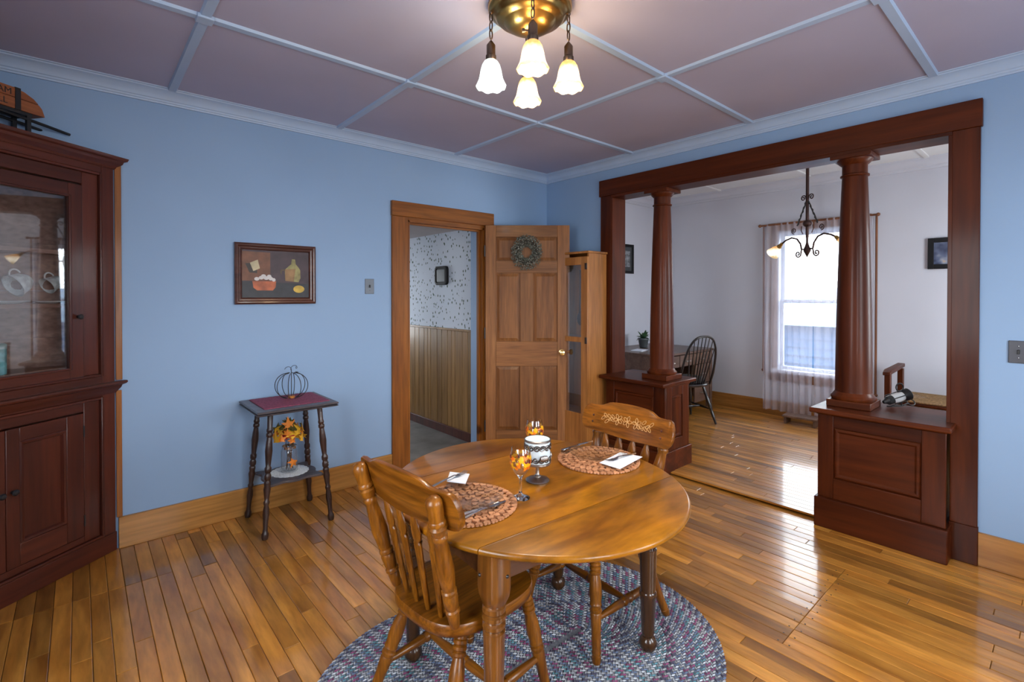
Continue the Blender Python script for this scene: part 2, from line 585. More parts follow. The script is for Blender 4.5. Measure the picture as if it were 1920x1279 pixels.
# far room floor, a shade higher, boards run the same way
far_floor = struct(bx('floor_far', BLACKGAP, None, 0.0, FX + .1, -4.3, FY, -0.10, FZ0 - 0.021), 'strip floor of the room beyond the columns')
x = -0.058
fboards = []
while x < FX:
    ylo, yhi = (-2.505, -1.462) if x < 0 else (-4.3, FY)
    y = ylo - rnd.uniform(0, .5)
    while y < yhi:
        L = rnd.uniform(0.6, 1.6)
        a, b = max(y, ylo), min(y + L, yhi)
        if b - a > .05:
            fboards.append((x, min(x + .0655, FX), a, b))
        y += L
    x += .0655
for k, (x0, x1, y0, y1) in enumerate(fboards):
    mb = board_mesh(x1 - x0, y1 - y0, 'floor_board', 0.012 if x0 < 0 else 0.02)
    o = mb.build('floor_board', FLOOR, far_floor, smooth=False)
    o.location = ((x0 + x1) / 2, (y0 + y1) / 2, FZ0)

# ---- walls of the dining room
def wall_with_openings(name, mat, axis, at0, at1, a0, a1, z0, z1, openings, label):
    """slab between at0..at1 on `axis`; spans a0..a1 on the other axis; openings = (b0,b1,c0,c1)"""
    mb = MB()
    def slab(b0, b1, c0, c1):
        if b1 - b0 < 1e-4 or c1 - c0 < 1e-4:
            return
        if axis == 'y':
            mb.box(b0, b1, at0, at1, c0, c1)
        else:
            mb.box(at0, at1, b0, b1, c0, c1)
    cur = a0
    for b0, b1, c0, c1 in sorted(openings):
        slab(cur, b0, z0, z1)
        slab(b0, b1, z0, c0)
        slab(b0, b1, c1, z1)
        cur = b1
    slab(cur, a1, z0, z1)
    return struct(mb.build(name, mat, None, smooth=False), label)


DX0, DX1, DH = -1.60, -0.84, 2.055        # doorway in the back wall
wall_with_openings('wall_back', WALL_BLUE, 'y', 0.0, 0.14, XL - .12, 0.0, -0.1, H + .1, [(DX0, DX1, -0.1, DH)], 'pale blue wall with the still life and the doorway')
wall_with_openings('wall_right', WALL_BLUE, 'x', 0.0, 0.065, YF - .12, 0.14, -0.1, H + .1, [(-3.155, -0.835, -0.1, 2.35)], 'pale blue wall around the columned opening')
wall_with_openings('wall_right_reverse', WALL_CREAM, 'x', 0.065, 0.13, -4.3, FY, -0.1, FH + .1, [(-3.155, -0.835, -0.1, 2.35)], 'cream far side of the wall with the columned opening')
wall_with_openings('wall_left', WALL_BLUE, 'x', XL - .12, XL, YF, 0.0, -0.1, H + .1, [(-3.2, -2.3, 0.70, 2.20)], 'blue wall behind the camera on the left')
wall_with_openings('wall_front', WALL_BLUE, 'y', YF - .12, YF, XL, 0.0, -0.1, H + .1, [(-3.35, -2.45, 0.70, 2.20), (-1.65, -0.75, 0.70, 2.20)], 'blue wall behind the camera')

# ---- ceiling: boards between battens
ceiling = struct(bx('ceiling', TAUPE, None, XL, 0, YF, 0, H + .02, H + .1), 'taupe panelled ceiling with white battens')
gx = [XL, -3.21, -2.205, -1.18, 0.0]
gy = [YF, -4.07, -3.075, -2.085, -1.09, 0.0]
for a, b in zip(gx[:-1], gx[1:]):
    for c, d in zip(gy[:-1], gy[1:]):
        bx('ceiling_panel', TAUPE, ceiling, a + .002, b - .002, c + .002, d - .002, H, H + .019)
for xx in gx[1:-1]:
    for c, d in zip(gy[:-1], gy[1:]):
        MB().loft([[(xx - .024, c, H), (xx - .018, c, H - .012), (xx + .018, c, H - .012), (xx + .024, c, H)],
                   [(xx - .024, d, H), (xx - .018, d, H - .012), (xx + .018, d, H - .012), (xx + .024, d, H)]]).build('batten', WHITE_TRIM, ceiling, smooth=False)
for yy in gy[1:-1]:
    for a, b in zip(gx[:-1], gx[1:]):
        MB().loft([[(a, yy - .024, H), (a, yy - .018, H - .012), (a, yy + .018, H - .012), (a, yy + .024, H)],
                   [(b, yy - .024, H), (b, yy - .018, H - .012), (b, yy + .018, H - .012), (b, yy + .024, H)]]).build('batten', WHITE_TRIM, ceiling, smooth=False)
    for xx in gx[1:-1]:
        bx('batten_block', WHITE_TRIM, ceiling, xx - .033, xx + .033, yy - .033, yy + .033, H - .02, H - .001, bevel=.004)

# ---- crown moulding
CROWN = [(0, 0.075), (0.004, 0.088), (0.010, 0.080), (0.010, 0.070)]
prof = [(0.0, -0.078), (0.013, -0.078), (0.015, -0.070), (0.020, -0.066), (0.022, -0.058), (0.028, -0.054),
        (0.034, -0.040), (0.046, -0.026), (0.062, -0.016), (0.076, -0.012), (0.080, -0.006), (0.090, -0.004), (0.092, 0.0), (0.0, 0.0)]


def crown(name, pts, zc, flip, label, mat=WHITE_TRIM, sc=1.0):
    """pts: list of (pos, inward) pairs, swept"""
    rings = [[(px + inx * d * sc, py + iny * d * sc, zc + h * sc) for d, h in prof] for (px, py), (inx, iny) in pts]
    return struct(MB().loft(rings).build(name, mat, None, angle=25), label)


crown('trim_1', [((XL, 0), (1, -1)), ((0, 0), (-1, -1))], H, 0, 'white crown moulding above the back wall')
crown('trim_2', [((0, 0), (-1, -1)), ((0, YF), (-1, 1))], H, 0, 'white crown moulding above the columned opening')
crown('trim_3', [((XL, YF), (1, 1)), ((XL, 0), (1, -1))], H, 0, 'white crown moulding above the left wall')
crown('trim_4', [((0, YF), (-1, 1)), ((XL, YF), (1, 1))], H, 0, 'white crown moulding behind the camera')

# ---- baseboards
struct(bx('baseboard_back', PINE, None, -3.47, -1.76, -0.021, 0, 0.0, 0.178, bevel=.003), 'honey pine baseboard under the still life')
struct(bx('baseboard_corner', PINE, None, -0.722, -0.021, -0.021, 0, 0.0, 0.178, bevel=.003), 'short pine baseboard in the corner behind the door')
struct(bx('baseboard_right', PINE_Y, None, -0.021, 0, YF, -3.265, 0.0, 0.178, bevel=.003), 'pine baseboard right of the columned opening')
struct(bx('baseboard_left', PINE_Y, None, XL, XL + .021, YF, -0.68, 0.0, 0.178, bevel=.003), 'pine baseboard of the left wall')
struct(bx('baseboard_front', PINE, None, XL + .021, -.021, YF, YF + .021, 0.0, 0.178, bevel=.003), 'pine baseboard behind the camera')

# ---- doorway casing and jamb
dc = thing('trim_5', 'honey pine casing around the hall doorway', None, kind='structure')
bx('casing', PINE_V, dc, -1.758, -1.616, -0.024, 0.0, 0, 2.083, bevel=.004)
bx('casing', PINE_V, dc, -0.826, -0.726, -0.020, 0.0, 0, 2.083, bevel=.004)
bx('head_casing', PINE_H, dc, -1.762, -0.722, -0.030, 0.0, 2.083, 2.202, bevel=.004)
bx('jamb', PINE_V, dc, -1.616, -1.596, -0.012, 0.145, 0, 2.06)
bx('jamb', PINE_V, dc, -0.845, -0.826, -0.012, 0.06, 0, 2.06)
bx('jamb', WALL_BLUE, dc, -0.852, -0.830, 0.06, 0.16, 0, 2.06)
bx('head_jamb', PINE_H, dc, -1.616, -0.826, -0.012, 0.145, 2.045, 2.083)
bx('door_stop', PINE_V, dc, -0.860, -0.845, 0.03, 0.06, 0, 2.045)
bx('door_stop', PINE_H, dc, -1.596, -0.86, 0.03, 0.06, 2.03, 2.045)

# ---- the open six panel door
door = thing('door_1', 'open six panel fir door with a wreath on it', None, (-0.835, -0.045, 0.0), math.atan2(-.658, .753), kind='structure')
DW, DT = 0.765, 0.036
Z0, ZT = 0.012, 2.083
for a, b in ((0, 0.094), (0.655, DW)):
    bx('stile', DOORWOOD, door, a, b, -DT / 2, DT / 2, Z0, ZT, bevel=.002)
for a, b in ((Z0, 0.215), (0.80, 1.024), (1.649, 1.757), (1.976, ZT)):
    bx('rail', DOORWOOD_H, door, 0.095, 0.654, -DT / 2, DT / 2, a, b, bevel=.002)
for a, b in ((0.215, 0.80), (1.024, 1.649), (1.757, 1.976)):
    bx('mullion', DOORWOOD, door, 0.315, 0.434, -DT / 2, DT / 2, a, b, bevel=.002)
    for p0, p1 in ((0.095, 0.315), (0.434, 0.654)):
        e = 0.032
        rings = []
        for ins, yy in ((0, 0.004), (0, -0.002), (0.008, -0.003), (e, -0.0125)):
            rings.append([(p0 + ins, yy, a + ins), (p1 - ins, yy, a + ins), (p1 - ins, yy, b - ins), (p0 + ins, yy, b - ins)])
        MB().loft(rings).build('panel', DOORPANEL, door, smooth=False)
kn = MB().lathe([(0.026, 0), (0.026, 0.004), (0.011, 0.008), (0.010, 0.022), (0.022, 0.032), (0.027, 0.044), (0.022, 0.056), (0.006, 0.061)], 20,
                Matrix.Translation((0.695, -DT / 2, 0.926)) @ Matrix.Rotation(R(90), 4, 'X')).build('door_knob', BRASS_BR, door)
for z in (0.25, 1.10, 1.85):
    bx('hinge', BLACK, door, -0.012, 0.0, -0.012, 0.012, z - .05, z + .05)

# ---- columned opening: header, casings, jambs
op = thing('trim_6', 'mahogany header and casings framing the columned opening', None, kind='structure')
bx('header', MAHOG_Y, op, -0.036, 0.0, -3.271, -0.708, 2.345, 2.492, bevel=.004)
bx('soffit', MAHOG_Y, op, -0.03, 0.165, -3.150, -0.840, 2.325, 2.35, bevel=.002)
bx('casing', MAHOG, op, -0.028, 0.0, -0.838, -0.722, 0.20, 2.345, bevel=.003)
bx('casing', MAHOG, op, -0.028, 0.0, -3.263, -3.150, 0.205, 2.345, bevel=.003)
bx('plinth_block', MAHOG, op, -0.033, 0.0, -0.841, -0.719, 0.0, 0.20, bevel=.003)
bx('plinth_block', MAHOG, op, -0.033, 0.0, -3.266, -3.148, 0.0, 0.205, bevel=.003)
bx('jamb', MAHOG, op, -0.028, 0.165, -0.856, -0.838, 0.745, 2.325, bevel=.002)
bx('jamb', MAHOG, op, -0.028, 0.165, -3.152, -3.134, 0.745, 2.325, bevel=.002)
bx('header', MAHOG_Y, op, 0.13, 0.166, -3.271, -0.708, 2.345, 2.492, bevel=.004)
bx('casing', MAHOG, op, 0.13, 0.158, -0.838, -0.722, FZ0, 2.345, bevel=.003)
bx('casing', MAHOG, op, 0.13, 0.158, -3.263, -3.150, FZ0, 2.345, bevel=.003)

# ---- far room shell
WY0, WY1, WZ0, WZ1 = -2.08, -1.25, 0.55, 2.20
wall_with_openings('wall_far', WALL_CREAM, 'x', FX, FX + .14, -4.4, FY + .12, -0.1, FH + .1, [(WY0, WY1, WZ0, WZ1)], 'cream end wall with the curtained window')
wall_with_openings('wall_far_left', WALL_CREAM, 'y', FY, FY + .12, 0.0, FX, -0.1, FH + .1, [], 'cream wall behind the desk')
wall_with_openings('wall_far_right', WALL_CREAM, 'y', -4.42, -4.3, 0.065, FX, -0.1, FH + .1, [(0.85, 1.85, 0.75, 2.25)], 'cream right wall of the far room')
struct(bx('ceiling_far', WHITE_CEIL, None, 0.065, FX, -4.3, FY, FH, FH + .1), 'white ceiling of the far room')
for k, yy in enumerate((-0.6, -1.62, -2.64)):
    struct(bx('trim_%d' % (9 + k), WHITE_CEIL, None, 0.13, FX, yy - .02, yy + .02, FH - .012, FH), 'white ceiling batten in the far room, %s of three' % ('leftmost', 'middle', 'rightmost')[k])
crown('trim_7', [((FX, FY), (-1, -1)), ((FX, -4.3), (-1, 1))], FH, 0, 'cream crown moulding above the curtained window', WALL_CREAM, 1.3)
crown('trim_8', [((0.13, FY), (1, -1)), ((FX, FY), (-1, -1))], FH, 0, 'cream crown moulding above the desk', WALL_CREAM, 1.3)
struct(bx('baseboard_far', PINE_Y, None, FX - .021, FX, -4.3, FY, FZ0, FZ0 + .165, bevel=.003), 'pine baseboard under the curtained window')
struct(bx('baseboard_far_left', PINE, None, 0.13, FX - .021, FY - .021, FY, FZ0, FZ0 + .165, bevel=.003), 'pine baseboard behind the desk')

# ---- windows
def window(name, axis, at, into, b0, b1, c0, c1, mat, label, apron=None):
    """double hung window: frame, two sashes, panes. at = inner wall face, into = +-1 to outside"""
    w = thing(name, label, None, kind='structure')
    def put(nm, m_, u0, u1, d0, d1, z0, z1):
        d0, d1 = at + into * d0, at + into * d1
        return bx(nm, m_, w, *((d0, d1, u0, u1) if axis == 'x' else (u0, u1, d0, d1)), z0, z1, bevel=.002)
    t = 0.035
    put('window_frame', mat, b0, b0 + .02, 0.0, 0.12, c0, c1)
    put('window_frame', mat, b1 - .02, b1, 0.0, 0.12, c0, c1)
    put('window_frame', mat, b0 + .02, b1 - .02, 0.0, 0.12, c1 - .02, c1)
    put('window_sill', mat, b0 - .06, b1 + .06, -0.05, 0.12, c0 - .02, c0 + .02)
    zm = (c0 + c1) / 2
    for lo, hi, d in ((c0 + .02, zm + .02, .05), (zm - .02, c1 - .02, .085)):
        put('sash', mat, b0 + .02, b0 + .02 + t, d, d + .03, lo, hi)
        put('sash', mat, b1 - .02 - t, b1 - .02, d, d + .03, lo, hi)
        put('sash', mat, b0 + .02 + t, b1 - .02 - t, d, d + .03, lo, lo + t)
        put('sash', mat, b0 + .02 + t, b1 - .02 - t, d, d + .03, hi - t, hi)
        put('pane', GLASS, b0 + .02 + t, b1 - .02 - t, d + .013, d + .017, lo + t, hi - t)
    for u0, u1, z0, z1 in ((b0 - .09, b0, c0 - .02, c1), (b1, b1 + .09, c0 - .02, c1), (b0 - .10, b1 + .10, c1, c1 + .10), (b0 - .09, b1 + .09, c0 - .12, c0 - .02)):
        put('casing', apron or mat, u0, u1, -0.02, 0.0, z0, z1)
    return w


WINFRAME = plain('white_window_paint', (0.62, 0.66, 0.74), 0.4)
CASEWOOD = wood('window_casing_wood', (0.16, 0.07, 0.035), (0.30, 0.15, 0.08), 2, 9, 0.4, 0.2, 0.0, 0.3)
window('window_1', 'x', FX, 1, WY0, WY1, WZ0, WZ1, WINFRAME, 'far room window behind sheer curtains', CASEWOOD)
window('window_6', 'y', -4.3, -1, 0.85, 1.85, 0.75, 2.25, WINFRAME, 'added far room window out of view on the right')  # unseen window added to bring more light into the far room
window('window_2', 'x', XL, -1, -3.2, -2.3, 0.70, 2.20, PINE_V, 'window of the left wall')
window('window_3', 'y', YF, -1, -3.35, -2.45, 0.70, 2.20, PINE_V, 'left window behind the camera')
window('window_4', 'y', YF, -1, -1.65, -0.75, 0.70, 2.20, PINE_V, 'right window behind the camera')

# ---- hall beyond the doorway
HX, HY, HH = -0.75, 3.0, 2.10


def wallpaper():
    m, nt, b = newmat('sprigged_wallpaper')
    tc = N(nt, 'ShaderNodeTexCoord')
    vo = N(nt, 'ShaderNodeTexVoronoi')
    vo.inputs['Scale'].default_value = 34
    vo.inputs['Randomness'].default_value = 0.75
    no = N(nt, 'ShaderNodeTexNoise')
    no.inputs['Scale'].default_value = 60
    mv = mixrgb(nt, 'MIX', 0.012, tc.outputs['Object'], no.outputs['Color'])
    nt.links.new(tc.outputs['Object'], no.inputs['Vector'])
    sp = N(nt, 'ShaderNodeVectorMath', operation='MULTIPLY')
    sp.inputs[1].default_value = (0.0, 1.0, 0.62)
    nt.links.new(mv, sp.inputs[0])
    nt.links.new(sp.outputs[0], vo.inputs['Vector'])
    mask = ramp(nt, vo.outputs['Distance'], [(0.25, (1, 1, 1)), (0.31, (0, 0, 0))])
    sx = N(nt, 'ShaderNodeSeparateXYZ')
    nt.links.new(vo.outputs['Color'], sx.inputs[0])
    spr = ramp(nt, sx.outputs[0], [(0.0, (0.02, 0.06, 0.03)), (0.45, (0.03, 0.09, 0.05)), (0.55, (0.30, 0.06, 0.03)), (0.8, (0.38, 0.24, 0.04)), (1.0, (0.05, 0.06, 0.15))])
    base = mixrgb(nt, 'MIX', 0.0, (0.66, 0.72, 0.80), (1, 1, 1))
    nt.links.new(mixrgb(nt, 'MIX', mask, base, spr), b.inputs['Base Color'])
    b.inputs['Roughness'].default_value = 0.7
    return m


hw = struct(bx('wall_hall_right', wallpaper(), None, HX, HX + .10, 0.14, HY, 1.10, HH + .05), 'sprigged wallpaper above panelling in the hall')
bx('panel_backing', BLACKGAP, hw, HX + .012, HX + .10, 0.14, HY, 0, 1.10)
y = 0.16
k = 0
while y < 2.2:
    w = (0.075, 0.11, 0.09, 0.13, 0.06)[k % 5]
    bx('panel_board', PANEL, hw, HX - .004, HX + .012, y + .002, y + w - .002, 0.09, 1.085, bevel=.003)
    y += w
    k += 1
bx('chair_rail', PANEL, hw, HX - .016, HX + .01, 0.15, HY, 1.085, 1.105, bevel=.003)
bx('shoe_board', CHERRY, hw, HX - .018, HX + .01, 0.15, HY, 0.0, 0.09, bevel=.003)
bx('corner_strip', PANEL, hw, HX - .012, HX + .005, 0.16, 0.185, 0.09, 2.09, bevel=.003)
SLATE = plain('slate_vinyl', (0.10, 0.095, 0.09), 0.4, var=0.5, scale=5)
struct(bx('floor_hall', SLATE, None, -2.4, HX, 0.0, HY, -0.1, 0.004), 'dark slate patterned hall floor')
struct(bx('ceiling_hall', plain('hall_ceiling_board', (0.42, 0.38, 0.37), 0.7), None, -2.4, HX + .1, 0.14, HY, HH, HH + .1), 'hall ceiling of wide grey boards')
struct(bx('wall_hall_left', WALL_CREAM, None, -2.5, -2.4, 0.14, HY, 0, HH + .1), 'left wall of the hall')
wall_with_openings('wall_hall_end', WALL_CREAM, 'y', HY, HY + .1, -2.5, HX + .1, 0, HH + .1, [(-1.85, -1.05, .75, 1.95)], 'end wall of the hall')
window('window_5', 'y', HY, 1, -1.85, -1.05, .75, 1.95, WINFRAME, 'added unseen window at the end of the hall')  # unseen window added so that daylight reaches the hall

# ---- outside
struct(bx('ground', plain('gravel_yard', (0.16, 0.16, 0.15), 0.9, var=0.3), None, -30, 40, -30, 30, -0.8, -0.7), 'gravel yard outside')
neigh = thing('garage', 'blue grey clapboard garage seen through the far window', 'building', (6.2, -1.0, -0.7))
SIDING = plain('blue_grey_siding', (0.006, 0.055, 0.14), 0.7, var=0.08)
for k in range(11):
    z = k * 0.15
    MB().loft([[(0, -2.5, z), (-.03, -2.5, z), (0, -2.5, z + .15)], [(0, 3.5, z), (-.03, 3.5, z), (0, 3.5, z + .15)]]).build('clapboard', SIDING, neigh, smooth=False)
MB().box(0, 4, -2.5, 3.5, 0, 1.66).build('garage_body', SIDING, neigh)
MB().loft([[(-.2, -2.7, 1.60), (2, -2.7, 2.3), (4.2, -2.7, 1.60)], [(-.2, 3.7, 1.60), (2, 3.7, 2.3), (4.2, 3.7, 1.60)]]).build('garage_roof', plain('pale_roof', (0.10, 0.17, 0.25), 0.8), neigh, smooth=False)

# ================================================================== BUILT-INS
def panel_face(root, mat_s, mat_l, mp, w, z0, z1, sl, sr, rt, rb, dp):
    """framed face in a local frame: u 0..w, depth 0 = front, +depth = inwards, z; mp maps (u, d, z) to root coords"""
    def bb(name, mat, u0, u1, d0, d1, a, b, bevel=.003):
        return MB().add([mp(u, d, z) for z in (a, b) for d in (d0, d1) for u in (u0, u1)],
                        [(0, 2, 3, 1), (4, 5, 7, 6), (0, 1, 5, 4), (2, 6, 7, 3), (0, 4, 6, 2), (1, 3, 7, 5)]).build(name, mat, root, bevel=bevel)
    bb('stile', mat_s, 0, sl, 0, dp, z0, z1)
    bb('stile', mat_s, w - sr, w, 0, dp, z0, z1)
    bb('rail', mat_l, sl, w - sr, 0, dp, z1 - rt, z1)
    bb('rail', mat_l, sl, w - sr, 0, dp, z0, z0 + rb)
    a, b, c, d = sl, w - sr, z0 + rb, z1 - rt
    rings = []
    for ins, dd in ((0, .016), (0, .012), (.012, .004), (.02, .004), (.03, .012)):
        rings.append([mp(a + ins, dd, c + ins), mp(b - ins, dd, c + ins), mp(b - ins, dd, d - ins), mp(a + ins, dd, d - ins)])
    MB().loft(rings).build('panel', mat_l, root, smooth=False)
    return root


def pedestal(label, ya, yb, end):
    """ya > yb along the wall; end = y of the visible free end"""
    t = thing('pedestal', label, 'pedestal', (0.065, (ya + yb) / 2, 0.0), 0, 'pedestals under the columns')
    hw_ = (ya - yb) / 2
    bx('body', MAHOG, t, -0.168, 0.168, -hw_ + .017, hw_ - .017, 0.0, 0.716)
    bx('base_board', MAHOG_Y, t, -0.215, 0.215, -hw_ - .012, hw_ + .012, 0.0, 0.185, bevel=.006)
    bx('top_board', MAHOG_Y, t, -0.255, 0.255, -hw_ - .03, hw_ + .03, 0.716, 0.747, bevel=.008)
    bx('cove', MAHOG_Y, t, -0.195, 0.195, -hw_ - .006, hw_ + .006, 0.70, 0.716, bevel=.005)
    w = hw_ * 2
    panel_face(t, MAHOG, MAHOG_Y, lambda u, d, z: (-0.185 + d, hw_ - u, z), w, 0.185, 0.70, 0.085, 0.105, 0.075, 0.125, 0.017)
    panel_face(t, MAHOG, MAHOG_Y, lambda u, d, z: (0.185 - d, hw_ - u, z), w, 0.185, 0.70, 0.085, 0.105, 0.075, 0.125, 0.017)
    s = -1 if end == yb else 1
    panel_face(t, MAHOG, MAHOG, lambda u, d, z: (-0.168 + u, s * (hw_ - d), z), 0.336, 0.185, 0.70, 0.085, 0.085, 0.075, 0.09, 0.017)
    return t


pedestal('panelled mahogany pedestal beside the amber curio cabinet', -0.862, -1.448, -1.448)
pedestal('large panelled mahogany pedestal on the right of the opening', -2.532, -3.148, -2.532)


def column(label, y):
    t = thing('column', label, 'column', (0.065, y, 0.747), 0, 'wooden columns of the opening')
    hh = 2.325 - 0.747
    bx('plinth', MAHOG_Y, t, -0.118, 0.118, -0.118, 0.118, 0, 0.042, bevel=.004)
    MB().lathe([(0.116, 0.042), (0.122, 0.050), (0.122, 0.062), (0.112, 0.070), (0.108, 0.078), (0.104, 0.084), (0.1, 0.09)], 40).build('base_ring', MAHOG, t)
    sh = [(0.1, 0.088)]
    for k in range(13):
        u = k / 12
        sh.append((0.099 - 0.031 * (u ** 1.7), 0.10 + u * (hh - 0.225)))
    MB().lathe(sh, 40).build('shaft', MAHOG, t)
    zt = hh - 0.135
    MB().lathe([(0.068, zt), (0.078, zt + .006), (0.078, zt + .014), (0.068, zt + .02), (0.068, hh - .06), (0.074, hh - .055), (0.085, hh - .045), (0.094, hh - .032), (0.096, hh - .026)], 40).build('capital', MAHOG, t)
    bx('abacus', MAHOG_Y, t, -0.108, 0.108, -0.108, 0.108, hh - .026, hh, bevel=.003)
    return t


column('slimmer looking farther mahogany column beside the desk', -1.302)
column('nearer round mahogany column in front of the curtained window', -2.675)

# ---- corner china cabinet
CANG = R(37.9)
cab = thing('corner_cabinet', 'dark red corner china cabinet with a glazed upper door', 'cabinet', (-3.482, -0.012, 0.0), CANG)
W = 1.045                                   # face width; local x 0..-W, y inwards


def cb(name, mat, s0, s1, d0, d1, z0, z1, bevel=.003, parent=None):
    return bx(name, mat, parent or cab, -s1, -s0, d0, d1, z0, z1, bevel=bevel)


# carcass follows the two walls
inner = [(0.035, 0.012), (0.43, 0.318), (W - 0.43, 0.318), (W - 0.035, 0.012)]
for zz, nm in ((0.09, 'shelf'), (0.935, 'shelf'), (1.052, 'shelf'), (1.385, 'shelf'), (1.66, 'shelf'), (2.06, 'shelf')):
    MB().prism([(-s, d + (0.014 if i in (0, 3) else -.004)) for i, (s, d) in enumerate([(0.06, 0.02), (0.42, 0.31), (W - .42, 0.31), (W - .06, 0.02)])], zz, zz + .02).build(nm, CABBACK if zz > 1.0 else CHERRY_H, cab, smooth=False)
for (sa, da), (sb, db) in zip(inner[:-1], inner[1:]):
    dirv = Vector((-(sb - sa), db - da, 0)).normalized()
    nn = Vector((dirv.y, -dirv.x, 0)) * -0.014
    z = 0.0
    while z < 2.19:
        z1 = min(z + 0.245, 2.2)
        a, b = Vector((-sa, da, 0)), Vector((-sb, db, 0))
        MB().loft([[tuple(a + Vector((0, 0, z + .001))), tuple(b + Vector((0, 0, z + .001))), tuple(b + nn + Vector((0, 0, z + .001))), tuple(a + nn + Vector((0, 0, z + .001)))],
                   [tuple(a + Vector((0, 0, z1))), tuple(b + Vector((0, 0, z1))), tuple(b + nn + Vector((0, 0, z1))), tuple(a + nn + Vector((0, 0, z1)))]]).build('back_board', CABBACK, cab, smooth=False)
        z = z1
top = MB().prism([(0.02, 0.0), (-0.44, 0.345), (-W + .44, 0.345), (-W - .02, 0.0)], 2.195, 2.213).build('top_board', CHERRY_H, cab, smooth=False)
# face frame
for a, b in ((0.0, 0.068), (W - .068, W)):
    cb('stile', CHERRY, a, b, 0.0, 0.024, 0.095, 2.19)
cb('rail', CHERRY_H, 0.068, W - .068, 0.0, 0.024, 2.122, 2.19)
cb('rail', CHERRY_H, 0.068, W - .068, 0.0, 0.024, 0.886, 1.0)
cb('base_board', CHERRY_H, 0.0, W, -0.008, 0.024, 0.0, 0.105)
# beads and inner frames round both openings
def bead(s0, s1, z0, z1):
    for q in ((s0, s0 + .014, z0, z1), (s1 - .014, s1, z0, z1)):
        cb('bead', CHERRY, q[0], q[1], -0.008, 0.012, q[2], q[3], .004)
    for q in ((s0 + .014, s1 - .014, z0, z0 + .014), (s0 + .014, s1 - .014, z1 - .014, z1)):
        cb('bead', CHERRY_H, q[0], q[1], -0.008, 0.012, q[2], q[3], .004)


bead(0.068, W - .068, 1.0, 2.122)
bead(0.068, W - .068, 0.105, 0.886)
for z0, z1, rt, rb in ((1.014, 2.108, .065, .0), (0.119, 0.872, .05, .035)):
    cb('inner_stile', CHERRY, 0.082, 0.165, 0.008, 0.026, z0, z1)
    cb('inner_stile', CHERRY, W - .165, W - .082, 0.008, 0.026, z0, z1)
    cb('inner_rail', CHERRY_H, 0.165, W - .165, 0.008, 0.026, z1 - rt, z1)
    if rb:
        cb('inner_rail', CHERRY_H, 0.165, W - .165, 0.008, 0.026, z0, z0 + rb)
# cornice, waist moulding
def moulding(name, prof_, z):
    """mitred round both ends of the face; prof_ = (out, height)"""
    rings = [[(0.0 + o, 0.035, z + h) for o, h in prof_], [(0.0 + o, -o, z + h) for o, h in prof_],
             [(-W - o, -o, z + h) for o, h in prof_], [(-W - o, 0.035, z + h) for o, h in prof_]]
    return MB().loft(rings).build(name, CHERRY_H, cab, angle=25)


moulding('cornice', [(0.0, 0.0), (0.008, 0.0), (0.012, 0.012), (0.022, 0.022), (0.030, 0.030), (0.034, 0.044), (0.046, 0.050), (0.050, 0.062), (0.050, 0.066), (0.0, 0.066)], 2.16)
moulding('waist_moulding', [(0.0, -0.05), (0.006, -0.05), (0.012, -0.034), (0.020, -0.022), (0.024, -0.008), (0.038, 0.0), (0.042, 0.008), (0.040, 0.016), (0.0, 0.016)], 0.945)
# glazed door
gd = cb('glass_door', CHERRY, 0.167, 0.238, 0.002, 0.024, 0.965, 2.034)
for q, m_ in (((W - .238, W - .167, 0.965, 2.034), CHERRY), ((0.238, W - .238, 0.965, 1.066), CHERRY_H), ((0.238, W - .238, 1.962, 2.034), CHERRY_H)):
    cb('door_rail' if m_ is CHERRY_H else 'door_stile', m_, q[0], q[1], 0.002, 0.024, q[2], q[3], parent=gd)
for q, m_ in (((0.226, 0.240, 1.056, 1.972), CHERRY), ((W - .240, W - .226, 1.056, 1.972), CHERRY), ((0.24, W - .24, 1.056, 1.068), CHERRY_H), ((0.24, W - .24, 1.960, 1.972), CHERRY_H)):
    cb('glazing_bead', m_, q[0], q[1], -0.005, 0.010, q[2], q[3], .004, parent=gd)
cb('pane', CABGLASS, 0.238, W - .238, 0.013, 0.016, 1.066, 1.962, 0, parent=gd)
MB().lathe([(0.008, 0), (0.006, 0.010), (0.012, 0.016), (0.014, 0.022), (0.010, 0.028), (0.002, 0.030)], 14,
           Matrix.Translation((-0.196, 0.002, 1.334)) @ Matrix.Rotation(R(90), 4, 'X')).build('knob', BLACK, gd)
# two lower doors
for s0, s1, kx in ((0.172, 0.5215, 0.497), (0.5235, W - .172, 0.548)):
    ld = cb('cupboard_door', CHERRY, s0, s0 + .085, 0.0, 0.022, 0.158, 0.817)
    cb('door_stile', CHERRY, s1 - .085 + (.03 if s0 < .3 else 0), s1, 0.0, 0.022, 0.158, 0.817, parent=ld)
    e0, e1 = s0 + .085, s1 - .085 + (.03 if s0 < .3 else 0)
    cb('door_rail', CHERRY_H, e0, e1, 0.0, 0.022, 0.158, 0.262, parent=ld)
    cb('door_rail', CHERRY_H, e0, e1, 0.0, 0.022, 0.752, 0.817, parent=ld)
    a, b, c, d = e0, e1, 0.262, 0.752
    MB().loft([[(-a - i, dd, c + i), (-b + i, dd, c + i), (-b + i, dd, d - i), (-a - i, dd, d - i)] for i, dd in ((0, .02), (0, .002), (.006, -.004), (.016, -.002), (.022, .012))]).build('door_panel', CHERRY, ld, smooth=False)
    MB().lathe([(0.008, 0), (0.006, 0.010), (0.013, 0.016), (0.015, 0.023), (0.010, 0.030), (0.002, 0.032)], 14,
               Matrix.Translation((-kx, 0.0, 0.520)) @ Matrix.Rotation(R(90), 4, 'X')).build('knob', BLACK, ld)
    for z in (0.24, 0.72):
        hs_ = s0 - .004 if s0 < .3 else s1 - .003
        cb('hinge', BLACK, hs_, hs_ + .007, -0.004, 0.004, z - .03, z + .03, 0.001, parent=ld)
